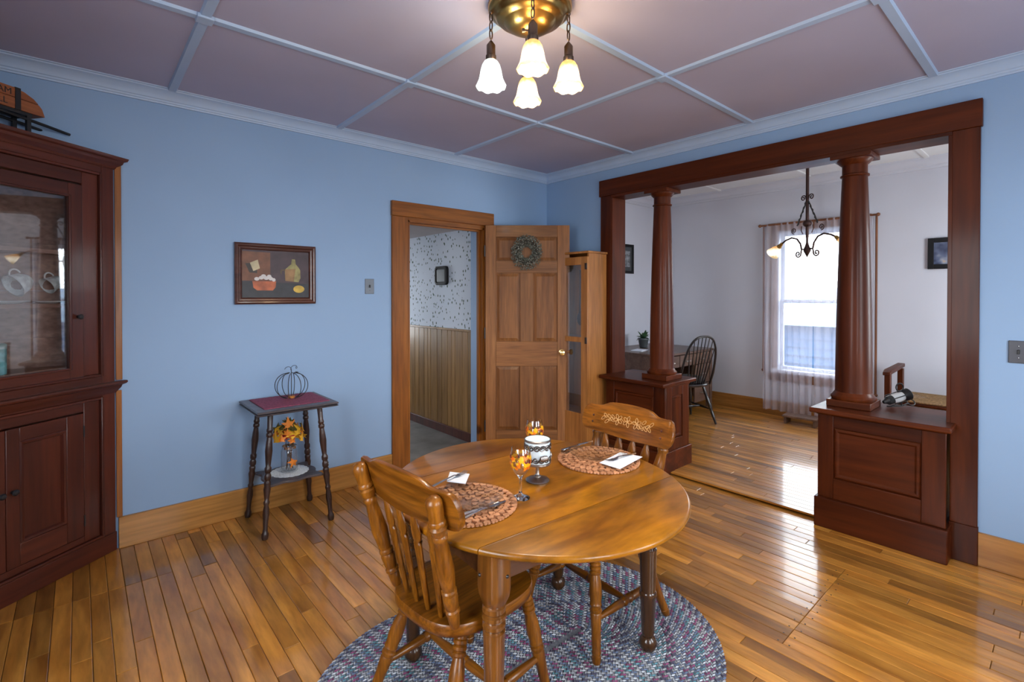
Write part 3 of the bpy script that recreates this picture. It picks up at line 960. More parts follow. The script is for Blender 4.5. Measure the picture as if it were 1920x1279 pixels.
# pine scribe strips against the wall
cinv = (Matrix.Translation((-3.482, -0.012, 0)) @ Matrix.Rotation(CANG, 4, 'Z')).inverted()
bx('scribe_strip', PINE_V, cab, -3.478, -3.448, -0.016, -0.0005, 0.965, 2.185, bevel=.002, m=cinv)
bx('scribe_strip', PINE_V, cab, -3.478, -3.452, -0.016, -0.0005, 0.18, 0.905, bevel=.002, m=cinv)


def cab_world(s, d, z):
    e = Vector((math.cos(CANG), math.sin(CANG), 0))
    n = Vector((-math.sin(CANG), math.cos(CANG), 0))
    return Vector((-3.482, -0.012, 0)) - e * s + n * d + Vector((0, 0, z))


# crockery behind the glass
FLOWER = plain('blue_flowered_china', (0.68, 0.76, 0.80), 0.3, var=0.3, scale=38)
TURQ = plain('turquoise_tin_print', (0.18, 0.50, 0.55), 0.35, var=0.45, scale=22)


def cup(label, s, d, z, tilt, sc, taper):
    t = thing('teacup', label, 'cup', cab_world(s, d, z), CANG, 'teacups hanging in the corner cabinet')
    m = Matrix.Rotation(tilt, 4, 'Y') @ Matrix.Scale(sc, 4)
    b = MB().lathe([(0.022, -.036), (0.026, -.034), (0.034 * taper, -.01), (0.04 * taper, .02), (0.044 * taper, .036), (0.041 * taper, .036), (0.036 * taper, .0), (0.020, -.028), (0.001, -.03)], 20, m, False).build('bowl', FLOWER, t)
    pts = [m @ Vector((0.034 * taper + .026 * math.sin(a), 0, .004 + .022 * math.cos(a))) for a in [PI * k / 8 for k in range(9)]]
    MB().tube(pts, .004 * sc, 6).build('handle', WHITE, t)
    return t


cup('larger flowered teacup hanging from a hook behind the cabinet glass', 0.331, 0.18, 1.512, R(-118), 1.1, 1.25)
cup('smaller flowered teacup hanging nearer the cabinet door edge', 0.213 + .012, 0.12, 1.512, R(-118), 1.0, 1.0)
for k, (s, d) in enumerate(((0.40, 0.17), (0.26, 0.10))):
    p = MB().lathe([(0.045, 0), (0.05, .003), (0.085, .012), (0.088, .015), (0.05, .006), (0.001, .005)][:6] if k == 0 else [(0.03, 0), (0.035, .003), (0.062, .010), (0.064, .013), (0.03, .006), (0.001, .005)], 24).build('saucer', WHITE, None)
    p.location = cab_world(s, d, 1.405)
    tag(p, ('larger white plate' if k == 0 else 'small white saucer') + ' lying on the cabinet shelf below the teacups', 'plate')
tin = thing('tin_canister', 'turquoise and blue patterned canister on the lowest glazed shelf', 'tin', cab_world(0.515, 0.10, 1.072), CANG)
MB().lathe([(0.056, 0), (0.057, .004), (0.057, .132)], 28).build('can', TURQ, tin)
MB().lathe([(0.0585, .122), (0.0585, .142), (0.052, .146), (0.001, .148)], 28).build('lid', plain('pale_tin_lid', (0.45, 0.66, 0.68), .35), tin)

# toy sleigh on top of the cabinet
sl = thing('toy_cart', 'toy red-brown wooden cart with black shafts on top of the corner cabinet', 'toy', cab_world(0.55, 0.15, 2.226), CANG)
REDWOOD = wood('red_stained_toy_wood', (0.22, 0.065, 0.025), (0.36, 0.12, 0.045), 0, 12, 0.5, 0.1, 0.05, 0.3)
def hood(z0, z1):
    poly = []
    for x_, z_ in ((-0.30, 0.08), (0.24, 0.08)):
        poly.append((x_, z_))
    return poly
side = [(-0.30, 0.135), (0.275, 0.135), (0.268, 0.16), (0.252, 0.185), (0.225, 0.21), (0.185, 0.229), (0.14, 0.238), (-0.30, 0.238)]
mxz = Matrix.Rotation(R(90), 4, 'X')
lo = [(-0.30, 0.135), (0.275, 0.135), (0.262, 0.172), (0.248, 0.1885), (-0.30, 0.1885)]
hi = [(-0.30, 0.190), (0.247, 0.190), (0.225, 0.21), (0.185, 0.229), (0.14, 0.238), (-0.30, 0.238)]
MB().prism(lo, -0.055, 0.055, mxz).build('lower_plank', REDWOOD, sl, bevel=.002, smooth=False)
MB().prism(hi, -0.055, 0.055, mxz).build('upper_plank', REDWOOD, sl, bevel=.002, smooth=False)
for x_ in (0.155, -0.12):
    bx('iron_strap', BLACK, sl, x_ - .012, x_ + .012, -0.0575, 0.0575, 0.133, 0.240)
bx('bed', BLACK, sl, -0.28, 0.22, -0.05, 0.05, 0.118, 0.134)
for x_ in (0.205, -0.2):
    for y_ in (-0.045, 0.045):
        bx('leg', BLACK, sl, x_ - .009, x_ + .009, y_ - .007, y_ + .007, 0.0, 0.118)
for y_ in (-0.045, 0.045):
    MB().tube([(0.05, y_, 0.112), (0.245, y_, 0.100), (0.40, y_, 0.088)], [.008, .008, .0075], 8).build('shaft', BLACK, sl)


def text_mesh(body, size):
    cu = bpy.data.curves.new('t', 'FONT')
    cu.body = body
    cu.size = size
    cu.extrude = 0.0004
    to = bpy.data.objects.new('t', cu)
    COL.objects.link(to)
    dg = bpy.context.evaluated_depsgraph_get()
    dg.update()
    me = bpy.data.meshes.new_from_object(to.evaluated_get(dg))
    bpy.data.objects.remove(to)
    return me


for body, x_, z_ in (('AM', 0.070, 0.198), ('LL', 0.072, 0.148)):
    me = text_mesh(body, 0.042)
    me.materials.append(BLACK)
    o = bpy.data.objects.new('lettering', me)
    COL.objects.link(o)
    o.parent = sl
    o.location = (x_, -0.0555, z_)
    o.rotation_euler = (R(90), 0, 0)

# ---- curio cabinet behind the open door
cu = thing('curio_cabinet', 'narrow amber wood cabinet with glass door behind the open door', 'cabinet', (-0.038, -0.545, 0.0))
D_, HY_, HT = 0.245, 0.255, 1.835
bx('side_panel', CURIO, cu, -D_, 0, -HY_, -HY_ + .018, 0, HT - .02, bevel=.002)
bx('side_panel', CURIO, cu, -D_, 0, HY_ - .018, HY_, 0, HT - .02, bevel=.002)
bx('back_panel', CURIO, cu, -0.01, 0, -HY_ + .018, HY_ - .018, 0.04, HT - .02)
bx('top_board', CURIO, cu, -D_ - .02, 0.0, -HY_ - .012, HY_ + .012, HT - .02, HT, bevel=.004)
for z in (0.06, 0.37, 1.05):
    bx('shelf', CURIO, cu, -D_ + .012, -0.01, -HY_ + .018, HY_ - .018, z, z + .018)
fr_ = bx('cabinet_door', CURIO, cu, -D_ - .019, -D_, -HY_ + .002, -HY_ + .075, 0.04, HT - .05, bevel=.002)
bx('door_stile', CURIO, fr_, -D_ - .019, -D_, HY_ - .075, HY_ - .002, 0.04, HT - .05, bevel=.002)
for a, b in ((0.04, 0.40), (1.03, 1.075), (HT - .12, HT - .05)):
    bx('door_rail', CURIO, fr_, -D_ - .019, -D_, -HY_ + .075, HY_ - .075, a, b, bevel=.002)
for a, b in ((0.40, 1.03), (1.075, HT - .12)):
    bx('pane', CABGLASS, fr_, -D_ - .011, -D_ - .008, -HY_ + .075, HY_ - .075, a, b)
for z in (0.42, 1.05, 1.70):
    bx('hinge', BRONZE, fr_, -D_ - .024, -D_ - .016, -HY_ + .004, -HY_ + .03, z - .028, z + .028, bevel=.002)
lad = thing('ladle', 'black long handled ladle hanging inside the amber curio cabinet', 'ladle', (-0.16, -0.60, 1.28))
MB().tube([(0, 0, 0.40), (0.0, -.004, 0.2), (0.0, 0, 0.0)], [.012, .014, .018], 8).build('handle', BLACK, lad)
MB().ball((0, 0, -0.05), 0.042, 14, 8, (0.6, 1, 1.5)).build('bowl', BLACK, lad)

# ================================================================== DINING TABLE, RUG, CHAIRS
# ---- braided oval rug
rug = thing('braided_rug', 'oval braided rug in blue grey and mauve under the dining table', 'rug', (-2.30, -2.195, 0.0005), R(-2))
SEG, RAD = 0.275, 0.585


def stadium(r, n):
    per = 2 * PI * r + 4 * SEG
    out = []
    for k in range(n):
        t = per * k / n
        if t < 2 * SEG:
            out.append((SEG - t, r, 180))
            continue
        t -= 2 * SEG
        if t < PI * r:
            a = PI / 2 + t / max(r, 1e-6)
            out.append((-SEG + r * math.cos(a), r * math.sin(a), math.degrees(a) + 90))
            continue
        t -= PI * r
        if t < 2 * SEG:
            out.append((-SEG + t, -r, 0))
            continue
        t -= 2 * SEG
        a = -PI / 2 + t / max(r, 1e-6)
        out.append((SEG + r * math.cos(a), r * math.sin(a), math.degrees(a) + 90))
    return out, per


def rug_cloth():
    m, nt, b = newmat('braid_wool')
    at = N(nt, 'ShaderNodeAttribute', attribute_name='shade')
    nt.links.new(at.outputs['Color'], b.inputs['Base Color'])
    b.inputs['Roughness'].default_value = 0.9
    b.inputs['Specular IOR Level'].default_value = 0.15
    return m


RUGCLOTH = rug_cloth()
pal = {'b': (0.15, 0.19, 0.29), 'g': (0.38, 0.38, 0.39), 'm': (0.26, 0.065, 0.15), 'd': (0.07, 0.06, 0.10), 't': (0.12, 0.27, 0.31), 'p': (0.50, 0.52, 0.55)}
seqs = ['gbd', 'gmp', 'ptb', 'gbm', 'pbg', 'dmg', 'ptg', 'bgp', 'mgt', 'pgb']
rmb, rcol = MB(), []
row = 0.0185
r = RAD - row / 2
ri = 0
while r > 0.012:
    n = max(8, int((2 * PI * r + 4 * SEG) / 0.0165))
    pts, per = stadium(r, n)
    sq = seqs[(ri // 2) % len(seqs)]
    for k, (x_, y_, a) in enumerate(pts):
        c, s = math.cos(R(a)), math.sin(R(a))
        for side_ in (-1, 1):
            # one plait strand: a slanted lozenge leaning outwards
            col_ = pal[sq[(k + (1 if side_ > 0 else 0)) % 3]]
            jit = rnd.uniform(.8, 1.2)
            L_, w_ = 0.0115, 0.0052
            ang = R(a) + side_ * R(38)
            ca, sa = math.cos(ang), math.sin(ang)
            cx_ = x_ + (-s) * side_ * row * .25 + (c * .008 if side_ > 0 else 0)
            cy_ = y_ + c * side_ * row * .25 + (s * .008 if side_ > 0 else 0)
            base = len(rmb.v)
            vv = []
            for u, v, z in ((-1, 0, .006), (0, -1, .0055), (1, 0, .006), (0, 1, .0055), (-.35, 0, .0112), (.35, 0, .0112)):
                vv.append((cx_ + u * L_ * ca - v * w_ * sa, cy_ + u * L_ * sa + v * w_ * ca, z))
            rmb.add(vv, [(0, 1, 4), (1, 5, 4), (1, 2, 5), (2, 3, 5), (3, 4, 5), (3, 0, 4)])
            rcol += [tuple(q * jit for q in col_)] * 6
    r -= row
    ri += 1
br = rmb.build('braid', RUGCLOTH, rug, smooth=False)
ca_ = br.data.color_attributes.new('shade', 'FLOAT_COLOR', 'POINT')
ca_.data.foreach_set('color', [q for c in rcol for q in (*c, 1.0)])
br['kind'] = 'stuff'
o_pts = [(x_, y_) for x_, y_, a in stadium(RAD - .004, 72)[0]]
MB().prism(o_pts, 0.0, 0.0075).build('backing', plain('rug_backing', (0.16, 0.165, 0.185), 0.95, var=0.3, scale=90), rug, smooth=False)
RZ = 0.0122                                  # top of the rug

# ---- drop leaf table
TC, TROT, TZ = (-2.282, -2.206), R(-3.6), 0.720
tb = thing('dining_table', 'round golden brown drop leaf dining table on turned legs', 'table', (TC[0], TC[1], 0), TROT)
TA, TB_ = 0.548, 0.590
SEAM = 0.302


def top_poly(v0, v1, n=40):
    """part of the ellipse between v0 and v1"""
    a0, a1 = math.asin(max(-1, v0 / TB_)), math.asin(min(1, v1 / TB_))
    right = [(TA * math.cos(a0 + (a1 - a0) * k / n), TB_ * math.sin(a0 + (a1 - a0) * k / n)) for k in range(n + 1)]
    left = [(-x_, y_) for x_, y_ in reversed(right)]
    pts = right + left
    out = []
    for p_ in pts:
        if not out or (Vector(p_) - Vector(out[-1])).length > 1e-4:
            out.append(p_)
    if (Vector(out[0]) - Vector(out[-1])).length < 1e-4:
        out.pop()
    return out


for nm, v0, v1 in (('fixed_top', -SEAM + .0015, SEAM - .0015), ('drop_leaf', -TB_, -SEAM - .0015), ('drop_leaf', SEAM + .0015, TB_)):
    tp = top_poly(v0, v1)
    lo_, hi_ = (v0 if v0 > -TB_ else None), (v1 if v1 < TB_ else None)
    rings = []
    for ins, zz in ((.010, TZ - .022), (.003, TZ - .020), (0, TZ - .014), (0, TZ - .008), (.003, TZ - .003), (.009, TZ)):
        rg = []
        for px, py in tp:
            on_seam = (lo_ is not None and abs(py - lo_) < 1e-6) or (hi_ is not None and abs(py - hi_) < 1e-6)
            qy = py if on_seam else py * (1 - ins / TB_)
            if lo_ is not None and not on_seam:
                qy = max(qy, lo_ + 1e-5)
            if hi_ is not None and not on_seam:
                qy = min(qy, hi_ - 1e-5)
            rg.append((px * (1 - ins / TA), qy, zz))
        rings.append(rg)
    MB().loft(rings).build(nm, TABLETOP, tb, angle=50)
LEGS = [(-0.385, -0.262), (0.392, -0.243), (0.392, 0.288), (-0.385, 0.288)]
for lx, ly in LEGS:
    t0 = RZ
    prof_ = [(0.008, 0), (0.024, .004), (0.035, .022), (0.036, .036), (0.030, .052), (0.022, .060), (0.024, .066), (0.026, .08), (0.031, .22), (0.0345, .228), (0.0345, .238), (0.030, .244),
             (0.034, .40), (0.035, .415), (0.028, .420), (0.036, .430), (0.036, .440), (0.029, .446), (0.037, .456), (0.037, .466), (0.029, .470), (0.036, .478), (0.036, .492), (0.030, .498)]
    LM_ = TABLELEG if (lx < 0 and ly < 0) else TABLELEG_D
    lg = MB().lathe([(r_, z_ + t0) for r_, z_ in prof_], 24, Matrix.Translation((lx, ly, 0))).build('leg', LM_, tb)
    rings = []
    for z_, h_, rd in ((.505, .026, .026), (.512, .034, .026), (.535, .0375, .014), (.56, .0385, .008), (TZ - .023, .0385, .008)):
        ring = []
        for cx_, cy_, a0 in ((1, 1, 0), (-1, 1, 90), (-1, -1, 180), (1, -1, 270)):
            for q in (0, 45, 90):
                ring.append((lx + cx_ * (h_ - rd) + rd * math.cos(R(a0 + q)), ly + cy_ * (h_ - rd) + rd * math.sin(R(a0 + q)), z_))
        rings.append(ring)
    MB().loft(rings).build('leg_block', LM_, lg)
    pg = MB()
    sy = -1 if ly < 0 else 1
    sx = -1 if lx < 0 else 1
    pg.ball((lx + sx * -0.022, ly + sy * .0385, .60), .006, 8, 6)
    pg.ball((lx + sx * .0385, ly - sy * .020, .60), .006, 8, 6)
    pg.build('peg', BLACKWOOD, lg)
APR = wood('apron_wood', (0.07, 0.024, 0.010), (0.15, 0.055, 0.02), 0, 8, 0.4, 0.2, 0.05, 0.3)
for (ax, ay), (b_x, b_y) in zip(LEGS, LEGS[1:] + LEGS[:1]):
    if abs(ay - b_y) < .05:
        bx('apron', APR, tb, min(ax, b_x) + .038, max(ax, b_x) - .038, ay - .012, ay + .012, 0.575, TZ - .0225)
    else:
        bx('apron', APR, tb, ax - .012, ax + .012, min(ay, b_y) + .038, max(ay, b_y) - .038, 0.575, TZ - .0225)

# ---- pressed back chairs
def make_chair():
    t = thing('dining_chair', '', 'chair')
    # seat: saddle outline
    out = []
    for k in range(48):
        a = 2 * PI * k / 48
        c, s = math.cos(a), math.sin(a)
        ex = 0.62
        px = math.copysign(abs(c) ** ex, c)
        py = math.copysign(abs(s) ** ex, s)
        hw2 = 0.204 if px > -0.1 else 0.204 - 0.010 * ((-.1 - px) / .9) ** 1.5
        out.append((0.205 * px if px > 0 else 0.232 * px, hw2 * py))
    rings = []
    for sc, z in ((0.92, .396), (0.985, .402), (1.0, .412), (1.0, .434), (0.985, .440), (0.93, .441)):
        rings.append([(x_ * sc, y_ * sc, z) for x_, y_ in out])
    rings.append([(x_ * .62 - .01, y_ * .62, .434) for x_, y_ in out])
    MB().loft(rings).build('seat', OAK_X, t, angle=50)
    # posts
    PB, PT = Vector((-.182, .158, .437)), Vector((-.303, .206, .884))
    post = [(0, .011), (.02, .014), (.10, .0165), (.115, .0155), (.125, .0195), (.145, .0195), (.155, .0155), (.17, .018), (.25, .0205), (.27, .017), (.28, .0205), (.30, .0205), (.31, .0165), (.34, .019), (.46, .0235), (.58, .020), (.68, .0165), (.70, .021), (.715, .021), (.73, .0175),
            (.745, .020), (.785, .0235), (.80, .018), (.81, .0225), (.83, .0225), (.84, .0195), (.93, .0215), (.965, .0215), (.975, .019), (.985, .017), (1.0, .006)]
    for s in (1, -1):
        MB().turned((PB.x, PB.y * s, PB.z), (PT.x, PT.y * s, PT.z), [(t_, r_ * 1.17) for t_, r_ in post], 16).build('post', OAK, t)
    # crest rail, bowed and raked
    def rail_x(y, z):
        rake = (PB.x + (PT.x - PB.x) * (z - PB.z) / (PT.z - PB.z))
        return rake + 0.044 - 0.026 * (1 - (y / .262) ** 2)
    nu = 44
    HWc = 0.262
    def zt(y):
        u = abs(y) / HWc
        base = 0.889
        if u < .42:
            z = base + .030 - .005 * (u / .42) ** 2
        elif u < .66:
            q = (u - .42) / .24
            z = base + .025 - .021 * (3 * q * q - 2 * q ** 3)
        else:
            z = base + .004
        if u > .88:
            q = (u - .88) / .12
            z -= 0.062 * (1 - math.sqrt(max(0, 1 - q * q)))
        return z
    def zb(y):
        u = abs(y) / HWc
        z = .764 - .006 * math.cos(u * PI)
        if u > .86:
            q = (u - .86) / .14
            z += 0.056 * (1 - math.sqrt(max(0, 1 - q * q)))
        return z
    rings = []
    for k in range(nu + 1):
        y_ = -HWc + 2 * HWc * k / nu
        y_ = HWc * math.sin(PI / 2 * (y_ / HWc)) if abs(y_) > .8 * HWc * 0 else y_
        a, b = zb(y_), zt(y_)
        ring = []
        for q, off in ((0, .0), (0.03, .010), (.5, .011), (.97, .010), (1, 0), (.97, -.010), (.5, -.011), (.03, -.010)):
            z = a + (b - a) * q
            ring.append((rail_x(y_, z) + off, y_, z))
        rings.append(ring)
    cr = MB().loft(rings).build('crest_rail', OAK_Y, t, angle=60)
    # pressed floral carving on the front
    cm = MB()
    def cp(y, z):
        return (rail_x(y, z) + .0113, y, z)
    crn = random.Random(3)
    def petal(y0, z0, ang, L_, w_):
        pts = []
        for q in range(13):
            a = 2 * PI * q / 12
            u, v = L_ / 2 + L_ / 2 * math.cos(a), w_ * math.sin(a)
            pts.append(cp(y0 + u * math.cos(ang) - v * math.sin(ang), z0 + u * math.sin(ang) + v * math.cos(ang)))
        cm.tube(pts, .0013, 4)
    for fy in (-.055, .0, .055):
        for q in range(5):
            petal(fy, .842, q * 2 * PI / 5 + fy * 9, .026, .007)
    for s in (-1, 1):
        cm.tube([cp(s * (.02 + .115 * q / 10), .838 + .010 * math.sin(q * .9)) for q in range(11)], .0013, 4)
        for q in range(6):
            petal(s * (.075 + .011 * q), 840e-3 + .007 * math.sin(q * 1.6), (0 if s > 0 else PI) + (1 if q % 2 else -1) * .75, .026, .006)
    cm.build('carving', plain('pale_carving', (0.62, 0.36, 0.14), .5), cr)
    for s in (1, -1):
        for z in (.842, .812):
            MB().ball((rail_x(.198, z) + .011, .198 * s, z), .0055, 8, 6).build('dowel_plug', CHERRY, cr)
    # arrow spindles
    for k in range(4):
        yb, yt = (-.092 + .0613 * k), (-.123 + .082 * k)
        zb_ = .437
        z_top = .784
        ol = [(0, .007), (.10, .0095), (.30, .0135), (.50, .0175), (.62, .0200), (.66, .0205), (.675, .0190), (.685, .0135), (.70, .0135), (.715, .0190), (.745, .0225), (.79, .0230), (.85, .0195), (.92, .0125), (1, .003)]
        P0 = Vector((-.183 - .006 * (1 - (yb / .1) ** 2), yb, zb_))
        P1 = Vector((rail_x(yt, z_top), yt, z_top))
        ax = (P1 - P0)
        L_ = ax.length
        ax.normalize()
        sd = Vector((0, 1, 0))
        sd = (sd - ax * sd.dot(ax)).normalized()
        nn = ax.cross(sd)
        rings = []
        for tt, w_ in ol:
            c = P0 + ax * (tt * L_)
            th = .0075
            rings.append([c + sd * w_ + nn * th * .3, c + sd * w_ * .55 + nn * th, c - sd * w_ * .55 + nn * th, c - sd * w_ + nn * th * .3,
                          c - sd * w_ - nn * th * .3, c - sd * w_ * .55 - nn * th, c + sd * w_ * .55 - nn * th, c + sd * w_ - nn * th * .3])
        MB().loft(rings).build('spindle', OAK, t, angle=45)
    # legs
    leg = [(0, .010), (.01, .015), (.05, .0185), (.075, .0185), (.08, .0165), (.095, .0165), (.10, .019), (.115, .019), (.13, .0175), (.30, .0185), (.44, .0225), (.455, .0205), (.47, .0245), (.49, .0245), (.50, .0205), (.515, .0205), (.53, .0245), (.55, .022), (.62, .0255), (.72, .0235),
           (.80, .0175), (.81, .0225), (.83, .0225), (.84, .018), (.85, .0225), (.87, .0225), (.88, .018), (.89, .0225), (.91, .0225), (.92, .0185), (1.0, .017)]
    ends = {}
    for nm, ((xb, yb_), (xt, yt_)) in dict(fl=((.200, .212), (.140, .150)), fr=((.200, -.212), (.140, -.150)), rl=((-.272, .212), (-.135, .135)), rr=((-.272, -.212), (-.135, -.135))).items():
        MB().turned((xb, yb_, RZ + .0036), (xt, yt_, .407), leg, 16).build('leg', OAK, t)
        ends[nm] = (Vector((xb, yb_, RZ)), Vector((xt, yt_, .407)))
    st = [(0, .008), (.05, .011), (.25, .0155), (.40, .0175), (.42, .014), (.44, .019), (.47, .0195), (.485, .0165), (.515, .0165), (.53, .0195), (.56, .019), (.58, .014), (.60, .0175), (.75, .0155), (.95, .011), (1, .008)]
    mids = []
    for f_, r_ in (('fl', 'rl'), ('fr', 'rr')):
        a = ends[f_][0].lerp(ends[f_][1], .40)
        b = ends[r_][0].lerp(ends[r_][1], .40)
        MB().turned(a, b, st, 12).build('stretcher', OAK_X, t)
        mids.append(a.lerp(b, .5))
    MB().turned(mids[0], mids[1], st, 12).build('stretcher', OAK_Y, t)
    return t


chair1 = make_chair()
chair1.location = (-2.604, -2.192, 0)
chair1.rotation_euler = (0, 0, R(5.0))
chair1['group'] = 'pressed back oak dining chairs'
chair2 = copy_tree(chair1)
chair1['label'] = 'oak arrow-spindle chair in the foreground with its back to us'
chair2['label'] = 'oak arrow-spindle chair across the table showing its carved crest'
chair2.location = (-1.922, -2.186, 0)
chair2.rotation_euler = (0, 0, R(178.1))

# ---- placemats of wooden hearts
def heart_mesh(sz, h):
    poly = []
    for k in range(16):
        a = 2 * PI * k / 16
        x_ = 16 * math.sin(a) ** 3
        y_ = 13 * math.cos(a) - 5 * math.cos(2 * a) - 2 * math.cos(3 * a) - math.cos(4 * a)
        poly.append((x_ / 34 * sz, (y_ + 2) / 32 * sz))
    poly = poly[::-1]
    mb = MB().prism(poly, 0, h)
    me = bpy.data.meshes.new('heart_tile')
    me.from_pydata([tuple(p) for p in mb.v], [], mb.f)
    bm = bmesh.new()
    bm.from_mesh(me)
    bmesh.ops.recalc_face_normals(bm, faces=bm.faces)
    bm.to_mesh(me)
    bm.free()
    me.materials.append(HEARTWOOD)
    return me


HEART = heart_mesh(0.0265, 0.0062)
PMZ = TZ + 0.0007


def placemat(label, cx_, cy_, rad):
    t = thing('placemat', label, 'placemat', (cx_, cy_, PMZ), rnd.uniform(0, 1), 'wooden heart placemats')
    MB().lathe([(rad - .024, 0), (rad - .024, .0015), (.001, .0016)], 40).build('backing', CORK, t, smooth=False)
    r_ = rad - .012
    k = 0
    while r_ > .02:
        n = int(2 * PI * r_ / .0262)
        for q in range(n):
            a = 2 * PI * (q + .5 * (k % 2)) / n
            o = bpy.data.objects.new('heart_tile', HEART)
            COL.objects.link(o)
            o.parent = t
            o.location = (r_ * math.cos(a), r_ * math.sin(a), .0012 + rnd.uniform(0, .0012))
            o.rotation_euler = (0, 0, a + PI / 2 + (0 if k % 2 else PI))
        r_ -= .0225
        k += 1
    return t


PM1, PM2 = (-2.622, -2.213), (-1.912, -2.222)
placemat('round placemat of wooden hearts behind the foreground chair back', *PM1, 0.180)
placemat('round placemat of wooden hearts before the carved chair', *PM2, 0.180)
PLZ = PMZ + .0090

plate0 = MB().lathe([(0.045, 0), (0.072, .001), (0.085, .006), (0.122, .015), (0.124, .018), (0.121, .0185), (0.083, .0095), (0.07, .0045), (0.002, .004)], 48).build('glass_plate', PLATEGLASS, None, angle=60)
plate0.location = (-2.600, -2.200, PLZ)
tag(plate0, 'clear glass plate on the placemat by the foreground chair', 'plate', 'clear glass plates')
pl2 = plate0.copy()
COL.objects.link(pl2)
pl2.location = (-1.885, -2.195, PLZ)
pl2['label'] = 'clear glass plate on the placemat before the carved chair'


def quad_cloth(name, label, pts, z, thick=.003, folds=3):
    """folded napkin: stacked layers with slightly shifted edges"""
    t = thing(name, label, 'napkin', (pts[0][0], pts[0][1], z), 0, 'white paper napkins')
    for k in range(folds):
        s = 1 - .018 * k
        cx_ = sum(p[0] for p in pts) / 4
        cy_ = sum(p[1] for p in pts) / 4
        poly = [(cx_ + (p[0] - cx_) * s - pts[0][0], cy_ + (p[1] - cy_) * s - pts[0][1]) for p in pts]
        MB().prism(poly, k * thick / folds, (k + 1) * thick / folds - .0001).build('fold', LINEN, t, bevel=.0004, smooth=False)
    return t


quad_cloth('napkin', 'white napkin with a fork on it before the carved chair', [(-1.978, -2.282), (-1.800, -2.256), (-1.775, -2.358), (-1.975, -2.385)], PLZ + .0195 - .0105)
quad_cloth('napkin', 'white napkin half hidden by the foreground chair crest', [(-2.60, -2.060), (-2.535, -1.985), (-2.49, -2.055), (-2.56, -2.125)], PLZ + .0195 - .0105 + .012)


def utensil(kind, label, a, b, z):
    """a = handle end, b = head end"""
    a, b = Vector((*a, 0)), Vector((*b, 0))
    L_ = (b - a).length
    ang = math.atan2((b - a).y, (b - a).x)
    t = thing(kind, label, kind, (a.x, a.y, z), ang, 'table cutlery')
    def strip(name, prof_, par=t):
        """prof_: (x, half width, z, thickness)"""
        rings = [[(x_ * L_, w_, z_), (x_ * L_, w_ * .5, z_ + th), (x_ * L_, -w_ * .5, z_ + th), (x_ * L_, -w_, z_), (x_ * L_, 0, z_ - th * .2)] for x_, w_, z_, th in prof_]
        return MB().loft(rings).build(name, SILVER, par, angle=60)
    if kind == 'knife':
        strip('handle', [(0, .006, .001, .003), (.05, .0085, .001, .004), (.25, .007, .001, .004), (.48, .005, .001, .004)])
        strip('blade', [(.48, .005, .001, .0015), (.52, .0085, .001, .0012), (.85, .0095, .001, .001), (.95, .007, .001, .0008), (1, .002, .001, .0006)])
    elif kind == 'spoon':
        strip('handle', [(0, .006, .001, .0025), (.06, .0085, .001, .0025), (.3, .005, .004, .0025), (.62, .003, .008, .0025), (.7, .004, .004, .0025)])
        rings = []
        for k in range(9):
            u = k / 8
            w_ = .017 * math.sin(PI * min(1, .06 + .9 * u)) ** .7
            zc = .007
            rings.append([((.68 + .32 * u) * L_, w_ * math.cos(PI * q / 6), zc - .006 * math.sin(PI * q / 6) * math.sin(PI * (.05 + .9 * u))) for q in range(7)])
        MB().loft(rings, closed=False, caps=False).build('bowl', SILVER, t, angle=60)
    else:
        strip('handle', [(0, .006, .001, .0025), (.06, .0085, .001, .0025), (.3, .005, .004, .0025), (.62, .003, .007, .0025), (.70, .009, .003, .0022), (.76, .011, .001, .002)])
        for k in range(4):
            y_ = -.009 + .006 * k
            MB().tube([(.75 * L_, y_, .002), (.85 * L_, y_, .001), (1 * L_, y_, .006)], [.0017, .0015, .0007], 6).build('tine', SILVER, t)
    return t


Zu = PLZ + .001
utensil('fork', 'fork lying on the white napkin before the carved chair', (-1.765, -2.314), (-1.950, -2.300), PLZ + .0125)
utensil('knife', 'knife at the left edge of the far placemat', (-1.765, -2.068), (-1.975, -2.056), Zu + .0105)
utensil('spoon', 'spoon beside the knife at the left edge of the far placemat', (-1.800, -2.045), (-1.990, -2.075), Zu + .001)
utensil('knife', 'knife lying by the glass plate behind the foreground chair crest', (-2.745, -2.288), (-2.515, -2.302), Zu + .0005)
utensil('spoon', 'spoon nearest us on the foreground placemat', (-2.735, -2.318), (-2.545, -2.306), Zu)
utensil('fork', 'fork sticking out over the half hidden napkin', (-2.68, -2.080), (-2.492, -2.040), Zu + .026)


# ---- goblets with leaf print
def leaf_print():
    m, nt, b = newmat('printed_autumn_leaves')
    tc = N(nt, 'ShaderNodeTexCoord')
    vo = N(nt, 'ShaderNodeTexVoronoi')
    vo.inputs['Scale'].default_value = 75
    nt.links.new(tc.outputs['Object'], vo.inputs['Vector'])
    sx = N(nt, 'ShaderNodeSeparateXYZ')
    nt.links.new(vo.outputs['Color'], sx.inputs[0])
    c = ramp(nt, sx.outputs[0], [(0.0, (0.85, 0.42, 0.01)), (0.3, (0.85, 0.20, 0.01)), (0.55, (0.9, 0.45, 0.02)), (0.62, (0.16, 0.01, 0.015)), (0.78, (0.75, 0.14, 0.01)), (1, (0.9, 0.5, 0.03))])
    c.node.color_ramp.interpolation = 'CONSTANT'
    nt.links.new(c, b.inputs['Base Color'])
    b.inputs['Roughness'].default_value = 0.35
    return m


LEAFPRINT = leaf_print()


